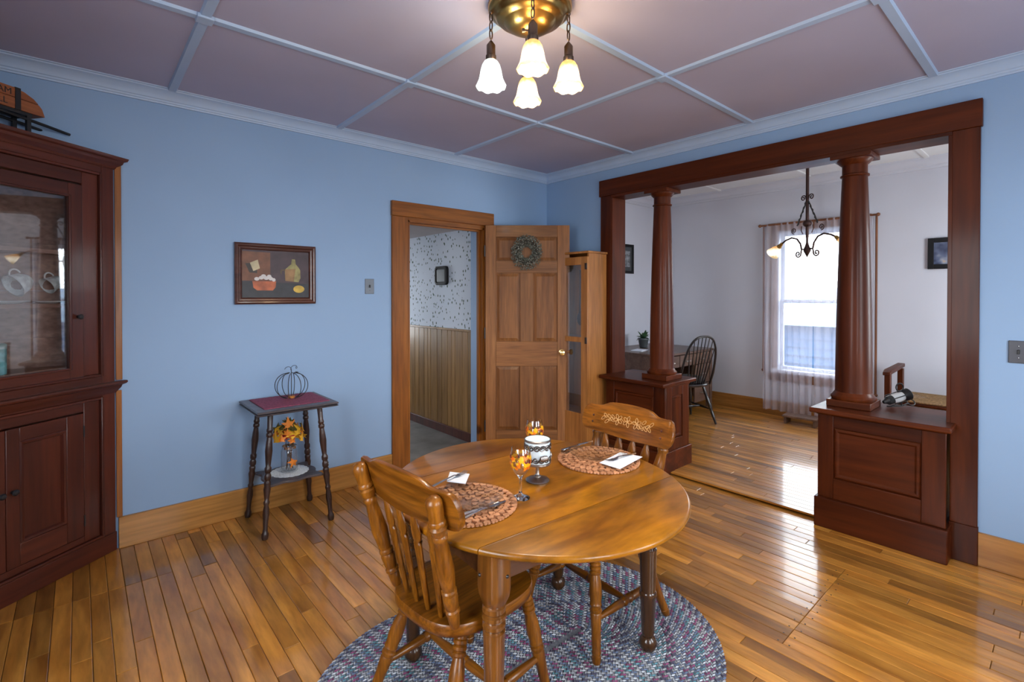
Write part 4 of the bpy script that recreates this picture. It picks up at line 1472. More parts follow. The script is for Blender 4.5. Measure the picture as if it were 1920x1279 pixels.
def goblet(label, x_, y_):
    t = thing('goblet', label, 'glass', (x_, y_, TZ + .0006), 0, 'leaf printed goblets')
    MB().lathe([(0.034, 0), (0.034, .002), (0.022, .007), (0.008, .014), (0.005, .024), (0.0045, .06), (0.006, .072), (0.012, .080)], 28, caps=True).build('stem', STEMGLASS, t, angle=60)
    bowl = [(0.008, .078), (0.020, .088), (0.030, .104), (0.0365, .125), (0.038, .145), (0.036, .165), (0.0325, .182), (0.0315, .182), (0.035, .165), (0.0368, .145), (0.0353, .125), (0.029, .106), (0.019, .091), (0.001, .086)]
    bo = MB().lathe(bowl, 32, caps=False).build('bowl', JARGLASS, t, angle=60)
    # printed band of leaves: star shaped patches laid on the bowl
    lp = MB()
    rr = random.Random(int(abs(x_) * 1000))
    def br_(z):
        pts = [(0.0305, .104), (0.037, .125), (0.0385, .145), (0.0365, .165)]
        for (r0, z0), (r1, z1) in zip(pts[:-1], pts[1:]):
            if z <= z1:
                return r0 + (r1 - r0) * (z - z0) / (z1 - z0)
        return .0365
    for k in range(100):
        a0, z0, s = rr.uniform(0, 2 * PI), rr.uniform(.112, .156), rr.uniform(.007, .012)
        ph = rr.uniform(0, 6)
        vv = []
        for q in range(10):
            rad = s * (1 if q % 2 == 0 else .5)
            aa = ph + q * PI / 5
            z = min(.163, max(.106, z0 + rad * math.sin(aa)))
            r_ = br_(z) + .0005 + k * .000008
            th = a0 + rad * math.cos(aa) / .037
            vv.append((r_ * math.cos(th), r_ * math.sin(th), z))
        r_ = br_(z0) + .0006 + k * .000008
        vv.append((r_ * math.cos(a0), r_ * math.sin(a0), z0))
        lp.add(vv, [(q, (q + 1) % 10, 10) for q in range(10)])
    lp.build('leaf_print', LEAFPRINT, bo, smooth=False)
    return t


goblet('leaf printed goblet standing in front of the candle holder', -2.441, -2.296)
goblet('leaf printed goblet mostly hidden behind the candle holder', -2.132, -2.046)

# ---- candle holder
ch = thing('candle_holder', 'pewter candle holder with scrollwork and pumpkins around white glass', 'candle holder', (-2.279, -2.217, TZ + .0006))
MB().lathe([(0.046, 0), (0.047, .004), (0.044, .007), (0.024, .012), (0.014, .016), (0.014, .020), (0.009, .024), (0.007, .03), (0.007, .05), (0.010, .056), (0.018, .061), (0.034, .064), (0.050, .067), (0.051, .071), (0.001, .072)], 36).build('foot', PEWTER, ch)
MB().lathe([(0.049, .072), (0.0495, .160), (0.048, .164), (0.0455, .162), (0.0445, .08), (0.001, .078)], 40, caps=False).build('glass_liner', plain('frosted_white_glass', (0.72, 0.80, 0.82), 0.35), ch, angle=60)
MB().lathe([(0.0500, .156), (0.0525, .158), (0.0525, .164), (0.0500, .166)], 40, caps=False).build('rim_band', PEWTER, ch)
MB().lathe([(0.0500, .070), (0.0525, .071), (0.0525, .077), (0.0500, .078)], 40, caps=False).build('rim_band', PEWTER, ch)
def cyl(a, z, r_=.0512):
    return (r_ * math.cos(a), r_ * math.sin(a), z)
for k in range(14):
    a0 = k * PI / 7 + .3
    m_ = MB()
    pts = []
    for q in range(22):
        th = q / 21 * 3.2 * PI
        rd = .014 * (1 - q / 26)
        pts.append(cyl(a0 + rd * math.cos(th) / .051, .137 + rd * math.sin(th) * .9))
    m_.tube(pts, .0026, 5).build('scroll', DARKPEWTER, ch)
    m_ = MB()
    pts = []
    for q in range(22):
        th = -q / 21 * 3.0 * PI
        rd = .012 * (1 - q / 26)
        pts.append(cyl(a0 + .36 + rd * math.cos(th) / .051, .094 + rd * math.sin(th)))
    m_.tube(pts, .0025, 5).build('scroll', DARKPEWTER, ch)
    if k % 3 == 0:
        pm = MB()
        for u in (-2, -1, 0, 1, 2):
            a = a0 + .12 + u * .115
            pm.ball(cyl(a, .100, .0515), .0062, 8, 8, (1, 1, 2.1 - .18 * abs(u)))
        pm.build('pumpkin_relief', PEWTER, ch)

# ---- small turned side table with what stands on it
st = thing('side_table', 'small dark two tier table with turned legs under the still life', 'table', (-2.615, -0.252, 0))
def slab(name, hx, hy, z0, z1, mat, ovolo=.0, par=st):
    rings = [[(-hx + i, -hy + i, z), (hx - i, -hy + i, z), (hx - i, hy - i, z), (-hx + i, hy - i, z)] for i, z in
             ((.012, z0), (.002, z0 + .004), (0, z0 + .007), (.004, z0 + .010), (.010, z0 + .012), (.004, z0 + .015), (0, z0 + .018), (0, z1 - .004), (.004, z1))]
    return MB().loft(rings).build(name, mat, par, angle=30)
slab('table_top', 0.240, 0.222, 0.732, 0.760, DARKTOP)
bx('apron', DARKLEG, st, -0.15, 0.15, -0.14, 0.14, 0.715, 0.732, bevel=.003)
lp_ = [(0, .016), (.02, .020), (.045, .020), (.06, .015), (.09, .013), (.15, .015), (.20, .019), (.24, .017), (.27, .0125), (.285, .017), (.30, .017), (.31, .0125), (.36, .0165), (.40, .0205), (.43, .0165), (.44, .019), (.46, .019), (.47, .0145), (.485, .020), (.51, .020), (.53, .0145), (.545, .0195), (.57, .0195), (.585, .014),
       (.64, .0175), (.71, .0215), (.77, .0185), (.82, .014), (.83, .019), (.85, .019), (.86, .014), (.87, .018), (.885, .018), (.895, .015), (1, .0165)]
for sx in (-1, 1):
    for sy in (-1, 1):
        MB().turned((sx * .198, sy * .198, 0.0), (sx * .148, sy * .138, .718), lp_, 14).build('leg', DARKLEG, st)
sh = []
for k in range(64):
    a = 2 * PI * k / 64
    c, s = math.cos(a), math.sin(a)
    m_ = max(abs(c), abs(s))
    x_, y_ = c / m_ * .165, s / m_ * .155
    edge = min(abs(x_) / .165, abs(y_) / .155)
    sc = .155 / .165 if False else 1
    wob = 0.86 + 0.14 * abs(math.cos(edge * PI)) if edge < .85 else 1
    sh.append((x_ * wob, y_ * wob))
MB().prism(sh, .283, .298).build('shelf', DARKTOP, st, bevel=.003, smooth=False)
# doily
dl = []
for k in range(80):
    a = 2 * PI * k / 80
    rr = .112 + .006 * abs(math.sin(a * 10))
    dl.append((rr * math.cos(a), rr * math.sin(a)))
do = MB().prism(dl, 0, .0016).build('doily', plain('white_lace', (0.70, 0.76, 0.82), .85, var=.25, scale=130), None, smooth=False)
do.location = (-2.605, -0.232, .2985)
tag(do, 'round white lace doily under the jar on the lower shelf', 'doily')
# jar of leaves
JX, JY, JZ = -2.604, -0.225, .3004
jar = thing('mason_jar', 'clear glass jar with a stuck-on orange leaf on the lower shelf', 'jar', (JX, JY, JZ), .4)
MB().lathe([(0.044, 0), (0.05, .004), (0.051, .02), (0.0515, .13), (0.048, .145), (0.043, .150), (0.043, .166), (0.041, .166), (0.041, .148), (0.0495, .13), (0.049, .02), (0.042, .008), (0.001, .006)], 32, caps=False).build('glass', JARGLASS, jar, angle=60)
MB().lathe([(0.0435, .148), (0.046, .150), (0.046, .164), (0.0435, .166)], 32, caps=False).build('metal_band', SILVER, jar)
def maple(size, fold, seed=0):
    """a lobed leaf in the XY plane with a fold"""
    rr = random.Random(seed)
    pts = []
    lob = [1.0, .42, .85, .38, .60, .30, .22, .30, .60, .38, .85, .42]
    for k, L_ in enumerate(lob):
        a = PI / 2 + 2 * PI * k / 12
        L2 = L_ * rr.uniform(.9, 1.1) * size
        pts.append((L2 * math.cos(a), L2 * math.sin(a), -abs(L2 * math.cos(a)) * fold))
    pts.append((0, 0, 0.0))
    n = len(lob)
    top_ = [(x_, y_, z_ + .0006) for x_, y_, z_ in pts]
    vs_ = pts + top_
    fs_ = [(k, (k + 1) % n, n) for k in range(n)] + [(n + 1 + (k + 1) % n, n + 1 + k, 2 * n + 1) for k in range(n)]
    fs_ += [(k, (k + 1) % n, n + 1 + (k + 1) % n, n + 1 + k) for k in range(n)]
    return vs_, fs_
v_, f_ = maple(.046, .25, 5)
w_ang = math.atan2(CAM.y - JY, CAM.x - JX) - .4 + .5
stk = MB().add(v_, f_, Matrix.Rotation(w_ang, 4, 'Z') @ Matrix.Translation((.0525, 0, .070)) @ Matrix.Rotation(R(90), 4, 'Z') @ Matrix.Rotation(R(90), 4, 'X') @ Matrix.Rotation(R(150), 4, 'Z')).build('leaf_sticker', LEAFCOL[0], jar, smooth=False)
bq = thing('leaf_bouquet', 'bunch of orange, gold and red artificial leaves in the glass jar', 'leaves', (JX, JY, JZ + .012))
br2 = random.Random(11)
LM = [bpy.data.meshes.new('leaf') for _ in range(4)]
for k, me in enumerate(LM):
    v_, f_ = maple(.056, .3, k)
    me.from_pydata(v_, [], f_)
    me.materials.append(LEAFCOL[k])
for k in range(84):
    a = br2.uniform(0, 2 * PI)
    el = br2.uniform(.05, 1.5)
    rad = br2.uniform(.05, .125)
    px, py, pz = rad * math.cos(a) * math.cos(el), rad * math.sin(a) * math.cos(el) * .8, .185 + rad * math.sin(el) * 1.0 + br2.uniform(-.01, .01)
    ci = 3 if (pz > .25 and br2.random() < .5) else br2.choice((0, 0, 1, 1, 1, 2))
    o = bpy.data.objects.new('leaf', LM[ci])
    COL.objects.link(o)
    o.parent = bq
    o.location = (px, py, pz)
    o.rotation_euler = (br2.uniform(.3, 1.6), br2.uniform(-.5, .5), a + PI / 2 + br2.uniform(-.4, .4))
    o.scale = (br2.uniform(.6, 1.1),) * 3
stm = MB()
for k in range(9):
    a = k * 2.4
    stm.tube([(.022 * math.cos(a), .022 * math.sin(a), 0.0), (.012 * math.cos(a + 1), .012 * math.sin(a + 1), .09), (.03 * math.cos(a), .03 * math.sin(a), .19)], .002, 5)
stm.build('stems', plain('brown_stem', (0.10, 0.05, 0.02), .8), bq)['kind'] = 'stuff'
# runner
RX0, RX1, RY0, RY1 = -2.80, -2.405, -0.40, -0.05
po = []
nz = 22
for k in range(nz):
    po.append((RX0 + (RX1 - RX0) * k / nz, RY0 - (.006 if k % 2 else 0)))
po.append((RX1, RY0)); po.append((RX1, RY1))
for k in range(1, nz):
    po.append((RX1 - (RX1 - RX0) * k / nz, RY1 + (.006 if k % 2 else 0)))
po.append((RX0, RY1))
cxr, cyr = (RX0 + RX1) / 2, (RY0 + RY1) / 2
ru = MB().prism([(x_ - cxr, y_ - cyr) for x_, y_ in po], 0, .004).build('table_mat', BURGUNDY, None, smooth=False)
ru.location = (cxr, cyr, .7603)
tag(ru, 'burgundy woven mat with zigzag edges on the small dark table', 'mat')
# wire pumpkin
wp = thing('wire_pumpkin', 'black wire pumpkin tealight holder on the burgundy mat', 'ornament', (-2.575, -0.178, .7645), .3)
for k in range(8):
    a = k * PI / 4
    pts = []
    for q in range(19):
        th = -PI * .44 + q / 18 * PI * .93
        rr = .014 + .088 * math.cos(th) ** .9 if math.cos(th) > 0 else .014
        pts.append((rr * math.cos(a), rr * math.sin(a), .085 + .082 * math.sin(th)))
    MB().tube(pts, .0024, 6).build('wire_rib', BLACK, wp)
MB().tube([(0, 0, .004), (0, 0, .19)], .0024, 6).build('wire_stem', BLACK, wp)
pts = []
for q in range(40):
    u = q / 39
    pts.append((-.035 + .085 * u + .014 * math.cos(u * 4 * PI + PI), 0.004 * math.sin(u * 9), .196 + .013 * math.sin(u * 4 * PI) + .010 * u))
MB().tube(pts, .0016, 5).build('wire_tendril', BLACK, wp)
v_, f_ = maple(.03, .2, 2)
MB().add(v_, f_, Matrix.Translation((.035, -.02, .172))).build('tin_leaf', BLACK, wp, smooth=False)
MB().lathe([(0.020, .001), (0.021, .014), (0.019, .016), (0.001, .015)], 20).build('tealight', plain('orange_tealight', (0.45, 0.17, 0.03), .5), wp)

# ================================================================== ON THE WALLS
# ---- still life
pic = thing('still_life_painting', 'small framed still life with jug, cup, bowl of eggs and lemon', 'painting', (-2.617, -0.001, 1.590))
FRW = wood('picture_frame_wood', (0.055, 0.018, 0.013), (0.13, 0.05, 0.033), 0, 14, .35, .35, .0, .2)
PW, PH = .2575, .2025
pf = [(0, 0), (0, -.024), (.010, -.030), (.018, -.028), (.026, -.018), (.034, -.016), (.040, -.020), (.044, -.014), (.046, 0)]
for ang, hl, hp in ((0, PW, PH), (90, PH, PW), (180, PW, PH), (270, PH, PW)):
    rings = []
    for s in (-1, 1):
        ring = []
        for ins, yy in pf:
            ring.append((s * (hl - ins), yy, -(hp - ins)))
        rings.append(ring)
    MB().loft(rings, m=Matrix.Rotation(R(ang), 4, 'Y')).build('frame_side', FRW, pic, angle=30)
cv = bx('canvas', plain('dark_plum_paint', (0.050, 0.026, 0.034), .5, var=.35, scale=12), pic, -PW + .03, PW - .03, -.010, -.003, -PH + .03, PH - .03)


def paint(name, poly, mat, lvl):
    MB().prism([(x_, z_) for x_, z_ in poly], 0, .0006, Matrix.Translation((0, -.0101 - .0007 * lvl, 0)) @ Matrix.Rotation(R(90), 4, 'X')).build(name, mat, cv, smooth=False)


def P_(u, v):
    """photo crop coords (of the picture zoom) -> picture plane"""
    return ((u - 457) / (750 - 165) * .455, -(v - 390) / (610 - 180) * .345)


def ell(u, v, a, b, n=20):
    return [P_(u + a * math.cos(2 * PI * k / n), v - b * math.sin(2 * PI * k / n)) for k in range(n)]


def paintmat(n, c, v=.3, s=20):
    return plain(n, c, .5, var=v, scale=s)


paint('painted_table', [P_(172, 602), P_(745, 602), P_(745, 470), P_(172, 450)], paintmat('paint_slate', (.022, .022, .028)), 0)
paint('painted_board', [P_(180, 448), P_(405, 445), P_(405, 210), P_(172, 205)], paintmat('paint_rust', (.16, .055, .022)), 1)
paint('painted_shadow', [P_(208, 305), P_(300, 300), P_(300, 385), P_(240, 380)], paintmat('paint_shadow', (.03, .018, .012)), 2)
paint('painted_cup', [P_(243, 300), P_(305, 272), P_(322, 345), P_(270, 368)], paintmat('paint_cream', (.48, .40, .24)), 3)
paint('painted_bowl', [P_(262, 450), P_(452, 450), P_(448, 500), P_(425, 528), P_(300, 528), P_(270, 505)], paintmat('paint_orange', (.42, .10, .03), .4, 14), 2)
for k, (u, v, a) in enumerate(((297, 432, 20), (332, 422, 20), (372, 424, 22), (408, 428, 18), (432, 438, 15), (350, 408, 20), (395, 410, 18))):
    paint('painted_egg', ell(u, v, a, 15), paintmat('paint_egg', (.62, .58, .56), .1), 3 + .3 * k)
paint('painted_jug', [P_(528, 445), P_(640, 455), P_(658, 420), P_(656, 350), P_(640, 325), P_(618, 300), P_(612, 258), P_(584, 256), P_(578, 300), P_(545, 330), P_(524, 350)], paintmat('paint_olive', (.30, .26, .09), .5, 16), 2)
paint('painted_jug_base', [P_(528, 445), P_(600, 452), P_(615, 340), P_(526, 345)], paintmat('paint_clay', (.26, .14, .05), .4, 16), 3)
paint('painted_jug_handle', [P_(528, 345), P_(490, 350), P_(484, 375), P_(496, 395), P_(500, 360), P_(528, 358)], paintmat('paint_brown', (.08, .05, .02)), 3)
paint('painted_lemon', ell(644, 515, 48, 32), paintmat('paint_lemon', (.62, .40, .05), .3, 16), 2)


def wallplate(name, label, loc, rz, mat, screw):
    t = thing(name, label, 'switch', loc, rz)
    bx('plate', mat, t, -.037, .037, -.006, 0, -.058, .058, bevel=.003)
    bx('toggle', screw, t, -.005, .005, -.017, -.006, -.010, .012, bevel=.002)
    for z in (-.03, .03):
        MB().ball((0, -.0065, z), .003, 8, 6).build('screw', SILVER, t)
    return t


wallplate('light_switch', 'grey metal light switch between the still life and the doorway', (-1.942, -0.0005, 1.515), 0, GREYPLATE, BLACK)
wallplate('dimmer_switch', 'dark grey switch plate on the wall at the right edge', (-0.0005, -3.410, 1.156), R(-90), plain('slate_switch_plate', (0.045, 0.045, 0.06), .35), BLACK)

# ---- wreath on the door
de = Vector((.753, -.658, 0))
dn = Vector((-.658, -.753, 0))
wc = Vector((-0.835, -0.045, 1.835)) + de * .374 + dn * (DT / 2 + .001)
wr = thing('dried_wreath', 'round grey green dried flower wreath hanging on the open door', 'wreath', wc, math.atan2(-.658, .753))
wr.scale = (1.05, 1.0, 1.18)
ring = [(.082 * math.cos(2 * PI * k / 32), -.022, .082 * math.sin(2 * PI * k / 32)) for k in range(32)]
MB().tube(ring, .017, 8, True).build('twig_ring', plain('dark_twig', (0.045, 0.035, 0.025), .9, var=.5, scale=60), wr)
wr_r = random.Random(5)
for nm, mt, cnt, sz in (('leaves', SAGE, 1500, .016), ('blossoms', PALEBERRY, 900, .008)):
    mb = MB()
    for k in range(cnt):
        a, b = wr_r.uniform(0, 2 * PI), wr_r.uniform(0, 2 * PI)
        rr = wr_r.uniform(.014, .044)
        R0 = .090 + rr * math.cos(b)
        c = Vector((R0 * math.cos(a), -.022 - rr * .75 * math.sin(b), R0 * math.sin(a)))
        d = Vector((math.cos(a) * math.cos(b), -math.sin(b), math.sin(a) * math.cos(b))) + Vector([wr_r.uniform(-.8, .8) for _ in range(3)])
        d.normalize()
        u = d.orthogonal().normalized()
        w = d.cross(u)
        if c.y > -.004:
            c.y = -.004
        s = sz * wr_r.uniform(.6, 1.3)
        if nm == 'leaves':
            mb.add([c, c + d * s * .5 + u * s * .28, c + d * s, c + d * s * .5 - u * s * .28, c + d * s * .5 + w * s * .12], [(0, 1, 4), (1, 2, 4), (2, 3, 4), (3, 0, 4)])
        else:
            mb.add([c + u * s * .5, c + w * s * .5, c - u * s * .5, c - w * s * .5, c + d * s * .7], [(0, 1, 4), (1, 2, 4), (2, 3, 4), (3, 0, 4), (3, 2, 1, 0)])
    mb.build(nm, mt, wr, smooth=False)['kind'] = 'stuff'

# ---- black clock on the hall wallpaper
hc = thing('wall_clock', 'rounded black wall clock on the hall wallpaper', 'clock', (HX - .001, 0.80, 1.652), R(-90))
rings = []
for y_, sc in ((0, 1.0), (-.018, 1.0), (-.026, .94), (-.028, .80), (-.022, .76)):
    ring = []
    for cx_, cz_, a0 in ((1, 1, 0), (-1, 1, 90), (-1, -1, 180), (1, -1, 270)):
        for q in (0, 30, 60, 90):
            ring.append(((cx_ * (.118 - .035) + .035 * math.cos(R(a0 + q))) * sc, y_, (cz_ * (.098 - .035) + .035 * math.sin(R(a0 + q))) * sc))
    rings.append(ring)
MB().loft(rings).build('case', BLACKPLASTIC, hc)
bx('face', plain('dark_grey_face', (.05, .055, .06), .3), hc, -.075, .075, -.0235, -.0215, -.062, .062, bevel=.001)

# ================================================================== CEILING LAMP
cl = thing('ceiling_lamp', 'brass ceiling lamp with four bell shades hung on chains', 'lamp', (-2.200, -2.088, H - .02))
MB().lathe([(0.172, 0.02), (0.176, .012), (0.176, .0), (0.172, -.010), (0.160, -.016), (0.150, -.020), (0.146, -.032), (0.134, -.044), (0.112, -.052), (0.106, -.056), (0.092, -.072), (0.065, -.085), (0.03, -.092), (0.002, -.093)], 56).build('canopy', BRASS, cl, angle=50)
camdir = Vector((CAM.x + 2.2, CAM.y + 2.088, 0)).normalized()
base_a = math.atan2(camdir.y, camdir.x) + R(4)
ZOFF = H - .02
for k in range(4):
    a = base_a + k * PI / 2
    hx, hy = .163 * math.cos(a), .163 * math.sin(a)
    arm = MB().ball((hx, hy, -.014), .009, 10, 6).build('chain_hook', BRONZE, cl)
    z = -.018
    q = 0
    chm = MB()
    while z > -.118:
        pts = []
        for w in range(14):
            t_ = 2 * PI * w / 14
            u, v = .0078 * math.cos(t_), .0205 * math.sin(t_)
            ang = a + (q % 2) * PI / 2 + PI / 4
            pts.append((hx + u * math.cos(ang), hy + u * math.sin(ang), z - .018 + v))
        chm.tube(pts, .0030, 6, True)
        z -= .0345
        q += 1
    chm.build('chain', BRONZE, arm)
    zs = -.161
    MB().lathe([(0.004, zs + .030), (0.010, zs + .022), (0.0185, zs + .010), (0.0185, zs - .030), (0.022, zs - .034), (0.022, zs - .050), (0.020, zs - .054)][::-1], 18, Matrix.Translation((hx, hy, 0))).build('socket', BRONZE, arm)
    ka = a + PI / 2 * (1 if k in (1,) else -1)
    kd = Vector((math.cos(ka), math.sin(ka), 0))
    MB().turned(Vector((hx, hy, zs - .012)) + kd * .016, Vector((hx, hy, zs - .012)) + kd * .042, [(0, .004), (.5, .004), (.55, .008), (.95, .0085), (1, .004)], 10).build('turn_key', BRONZE, arm)
    # fluted bell shade
    s_top, s_bot = -.213, -.326
    pr = [(0.021, 0.0), (0.029, .06), (0.037, .18), (0.043, .38), (0.0465, .58), (0.050, .72), (0.057, .86), (0.0625, .96), (0.062, 1.0)]
    rings = []
    for rr, u in pr + [(r_ - .0028, u) for r_, u in reversed(pr)]:
        ring = []
        for w in range(40):
            t_ = 2 * PI * w / 40
            fl = 1 + .028 * u * u * math.cos(8 * t_)
            ring.append((hx + rr * fl * math.cos(t_), hy + rr * fl * math.sin(t_), s_top + (s_bot - s_top) * u + .004 * u * math.cos(8 * t_)))
        rings.append(ring)
    left = (k == 3)
    so = MB().loft(rings, caps=False).build('shade', SHADE_C if left else SHADE_W, arm, angle=70)
    if left:
        so['label'] = 'cool white bell shade'
    MB().ball((hx, hy, s_bot + .050), .022, 14, 10, (1, 1, 1.2)).build('bulb', SHADE_C if left else SHADE_W, arm)
    li = bpy.data.lights.new('bulb_light', 'POINT')
    li.energy = 24.0
    li.shadow_soft_size = .03
    li.color = (0.95, 1.0, 1.0) if left else (1.0, 0.80, 0.55)
    lo_ = bpy.data.objects.new('bulb_light', li)
    COL.objects.link(lo_)
    lo_.parent = cl
    lo_.location = (hx, hy, s_bot + .046)

# ================================================================== FAR ROOM
# ---- desk
dk = thing('desk', 'brown wooden desk in the corner beyond the farther column', 'desk', (1.86, -0.085, FZ0))
bx('desk_top', DESK, dk, -.60, .62, -.46, .43, .715, .745, bevel=.006)
for x_ in (-.56, .57):
    for y_ in (-.42, .39):
        bx('leg', DESK, dk, x_ - .03, x_ + .03, y_ - .03, y_ + .03, 0, .715, bevel=.004)
bx('side_panel', DESK, dk, -.565, -.545, -.39, .36, .10, .715)
bx('side_panel', DESK, dk, .555, .575, -.39, .36, .10, .715)
bx('back_panel', DESK, dk, -.53, .54, .37, .385, .30, .715)
for x0, x1 in ((-.53, -.17), (-.16, .17), (.18, .54)):
    dr_ = bx('drawer', DESK, dk, x0, x1, -.44, -.42, .57, .705, bevel=.003)
    MB().tube([((x0 + x1) / 2 - .05, -.44, .635), ((x0 + x1) / 2 - .045, -.46, .63), ((x0 + x1) / 2 + .045, -.46, .63), ((x0 + x1) / 2 + .05, -.44, .635)], .008, 6).build('pull', PEWTER, dr_)
for z0, z1 in ((.33, .56), (.10, .32)):
    dr_ = bx('drawer', DESK, dk, .18, .54, -.44, -.42, z0, z1, bevel=.003)
    MB().tube([(.31, -.44, (z0 + z1) / 2), (.315, -.46, (z0 + z1) / 2), (.405, -.46, (z0 + z1) / 2), (.41, -.44, (z0 + z1) / 2)], .008, 6).build('pull', PEWTER, dr_)
DKZ = FZ0 + .7455
# books on the desk
for k, (z, w, lab) in enumerate(((0, .11, 'white book at the bottom of the pile on the desk'), (.026, .10, 'white book on top of the pile on the desk'))):
    b_ = thing('book', lab, 'book', (1.66, -0.30, DKZ + z + .0005), R(8 - 9 * k), 'books on the desk')
    bx('cover', WHITE, b_, -w, w, -.075, .075, 0, .003)
    bx('pages', plain('paper_edge_%d' % k, (.55, .52, .46), .9), b_, -w + .004, w - .003, -.071, .072, .003, .021)
    bx('cover', WHITE, b_, -w, w, -.075, .075, .021, .0245)
pp = thing('paper_pad', 'white paper pad lying on the desk left of the column', 'paper', (1.50, -0.10, DKZ + .0005), .2)
bx('sheet_stack', LINEN, pp, -.10, .10, -.07, .07, 0, .010)
# plant
pt = thing('potted_plant', 'small green potted plant on the desk beside the column', 'plant', (1.84, 0.075, DKZ + .0005))
MB().lathe([(0.045, 0), (0.05, .004), (0.064, .10), (0.068, .104), (0.068, .122), (0.060, .122), (0.056, .10), (0.001, .098)], 24, caps=False).build('pot', plain('dark_glazed_pot', (.07, .08, .085), .35), pt)
pr_ = random.Random(2)
for k in range(22):
    a = k * 2.399
    el = pr_.uniform(.2, 1.3)
    L_ = pr_.uniform(.07, .13)
    rings = []
    for q in range(6):
        u = q / 5
        rr = .015 + L_ * u * math.cos(el)
        z = .115 + L_ * u * math.sin(el) * 1.3 - .05 * u * u
        w = .018 * math.sin(PI * (.08 + .9 * u)) + .001
        c = Vector((rr * math.cos(a), rr * math.sin(a), z))
        sd = Vector((-math.sin(a), math.cos(a), 0))
        rings.append([c + sd * w, c + Vector((0, 0, .004)), c - sd * w, c - Vector((0, 0, .003))])
    MB().loft(rings).build('leaf', GREENLEAF, pt)

# ---- windsor chair
wchr = thing('windsor_chair', 'black hoop back spindle chair drawn up to the desk', 'chair', (1.56, -0.685, FZ0), R(65))
seat = []
for k in range(40):
    a = 2 * PI * k / 40
    seat.append((.215 * math.copysign(abs(math.cos(a)) ** .75, math.cos(a)), .225 * math.copysign(abs(math.sin(a)) ** .75, math.sin(a)) * (1 + .06 * math.cos(a))))
MB().loft([[(x_ * s, y_ * s, z) for x_, y_ in seat] for s, z in ((.88, .405), (.98, .415), (1, .43), (.97, .44), (.6, .432))]).build('seat', BLACKWOOD, wchr)
MB().loft([[(x_ * s + .01, y_ * s, z) for x_, y_ in seat] for s, z in ((.80, .438), (.90, .455), (.90, .475), (.80, .495), (.5, .502))]).build('cushion', plain('black_cushion', (.010, .010, .012), .8), wchr)
def hoop(u):
    """u 0..1 round the bow"""
    th = PI * u
    y_ = -.205 * math.copysign(abs(math.cos(th)) ** .72, math.cos(th)) * (1 if u not in (0, 1) else .92)
    z_ = .43 + .545 * math.sin(th) ** .62
    return Vector((-.155 - .16 * (z_ - .43) / .545, y_, z_))
MB().tube([hoop(k / 32) for k in range(33)], .0125, 8).build('bow', BLACKWOOD, wchr)
for k in range(8):
    f = -.875 + 1.75 * k / 7
    y_t = .185 * f
    best = min((hoop(q / 200) for q in range(20, 181)), key=lambda p: abs(p.y - y_t))
    MB().turned((-.165 - .012 * (1 - f * f), .115 * f, .432), best, [(0, .006), (.35, .0085), (.7, .006), (1, .0045)], 8).build('spindle', BLACKWOOD, wchr)
wl = [(0, .011), (.12, .014), (.3, .019), (.34, .014), (.37, .019), (.6, .022), (.75, .015), (.78, .019), (1, .014)]
wp_ = []
for (xb, yb_), (xt, yt_) in (((.215, .215), (.13, .14)), ((.215, -.215), (.13, -.14)), ((-.25, .20), (-.13, .12)), ((-.25, -.20), (-.13, -.12))):
    MB().turned((xb, yb_, 0.0), (xt, yt_, .412), wl, 12).build('leg', BLACKWOOD, wchr)
    wp_.append(Vector((xb, yb_, 0)).lerp(Vector((xt, yt_, .412)), .38))
for a, b in ((wp_[0], wp_[2]), (wp_[1], wp_[3])):
    MB().turned(a, b, [(0, .008), (.5, .015), (1, .008)], 10).build('stretcher', BLACKWOOD, wchr)
MB().turned((wp_[0] + wp_[2]) / 2, (wp_[1] + wp_[3]) / 2, [(0, .008), (.5, .015), (1, .008)], 10).build('stretcher', BLACKWOOD, wchr)

# ---- pictures of the far room
def framed(name, label, loc, rz, w, h, fw, mat_in, art):
    t = thing(name, label, 'picture', loc, rz)
    for q in ((-w, -w + fw, -h, h), (w - fw, w, -h, h)):
        bx('frame_side', BLACKPLASTIC, t, q[0], q[1], -.022, 0, q[2], q[3], bevel=.003)
    for q in ((-w + fw, w - fw, -h, -h + fw), (-w + fw, w - fw, h - fw, h)):
        bx('frame_side', BLACKPLASTIC, t, q[0], q[1], -.022, 0, q[2], q[3], bevel=.003)
    bx('mount', mat_in, t, -w + fw, w - fw, -.010, -.004, -h + fw, h - fw)
    iw, ih = (w - fw) * .68, (h - fw) * .66
    bx('print', art, t, -iw, iw, -.0115, -.0101, -ih, ih)
    return t
ARTBW = plain('grey_photo_print', (.20, .21, .22), .4, var=.9, scale=30)
framed('framed_photo', 'black framed grey photograph on the wall above the desk', (1.85, FY - .001, 1.93), 0, .17, .195, .035, plain('charcoal_mount', (.045, .05, .055), .7), ARTBW)
def art2():
    m, nt, b = newmat('blue_night_print')
    tc = N(nt, 'ShaderNodeTexCoord')
    no = N(nt, 'ShaderNodeTexNoise')
    no.inputs['Scale'].default_value = 9
    nt.links.new(tc.outputs['Object'], no.inputs['Vector'])
    nt.links.new(ramp(nt, no.outputs[0], [(.35, (.02, .03, .08)), (.5, (.10, .13, .22)), (.6, (.30, .32, .38)), (.68, (.75, .40, .08))]), b.inputs['Base Color'])
    b.inputs['Roughness'].default_value = .3
    return m
A2 = art2()
framed('framed_print', 'black framed blue print on the far wall by the right casing', (FX - .001, -2.855, 1.85), R(-90), .215, .15, .045, A2, A2)

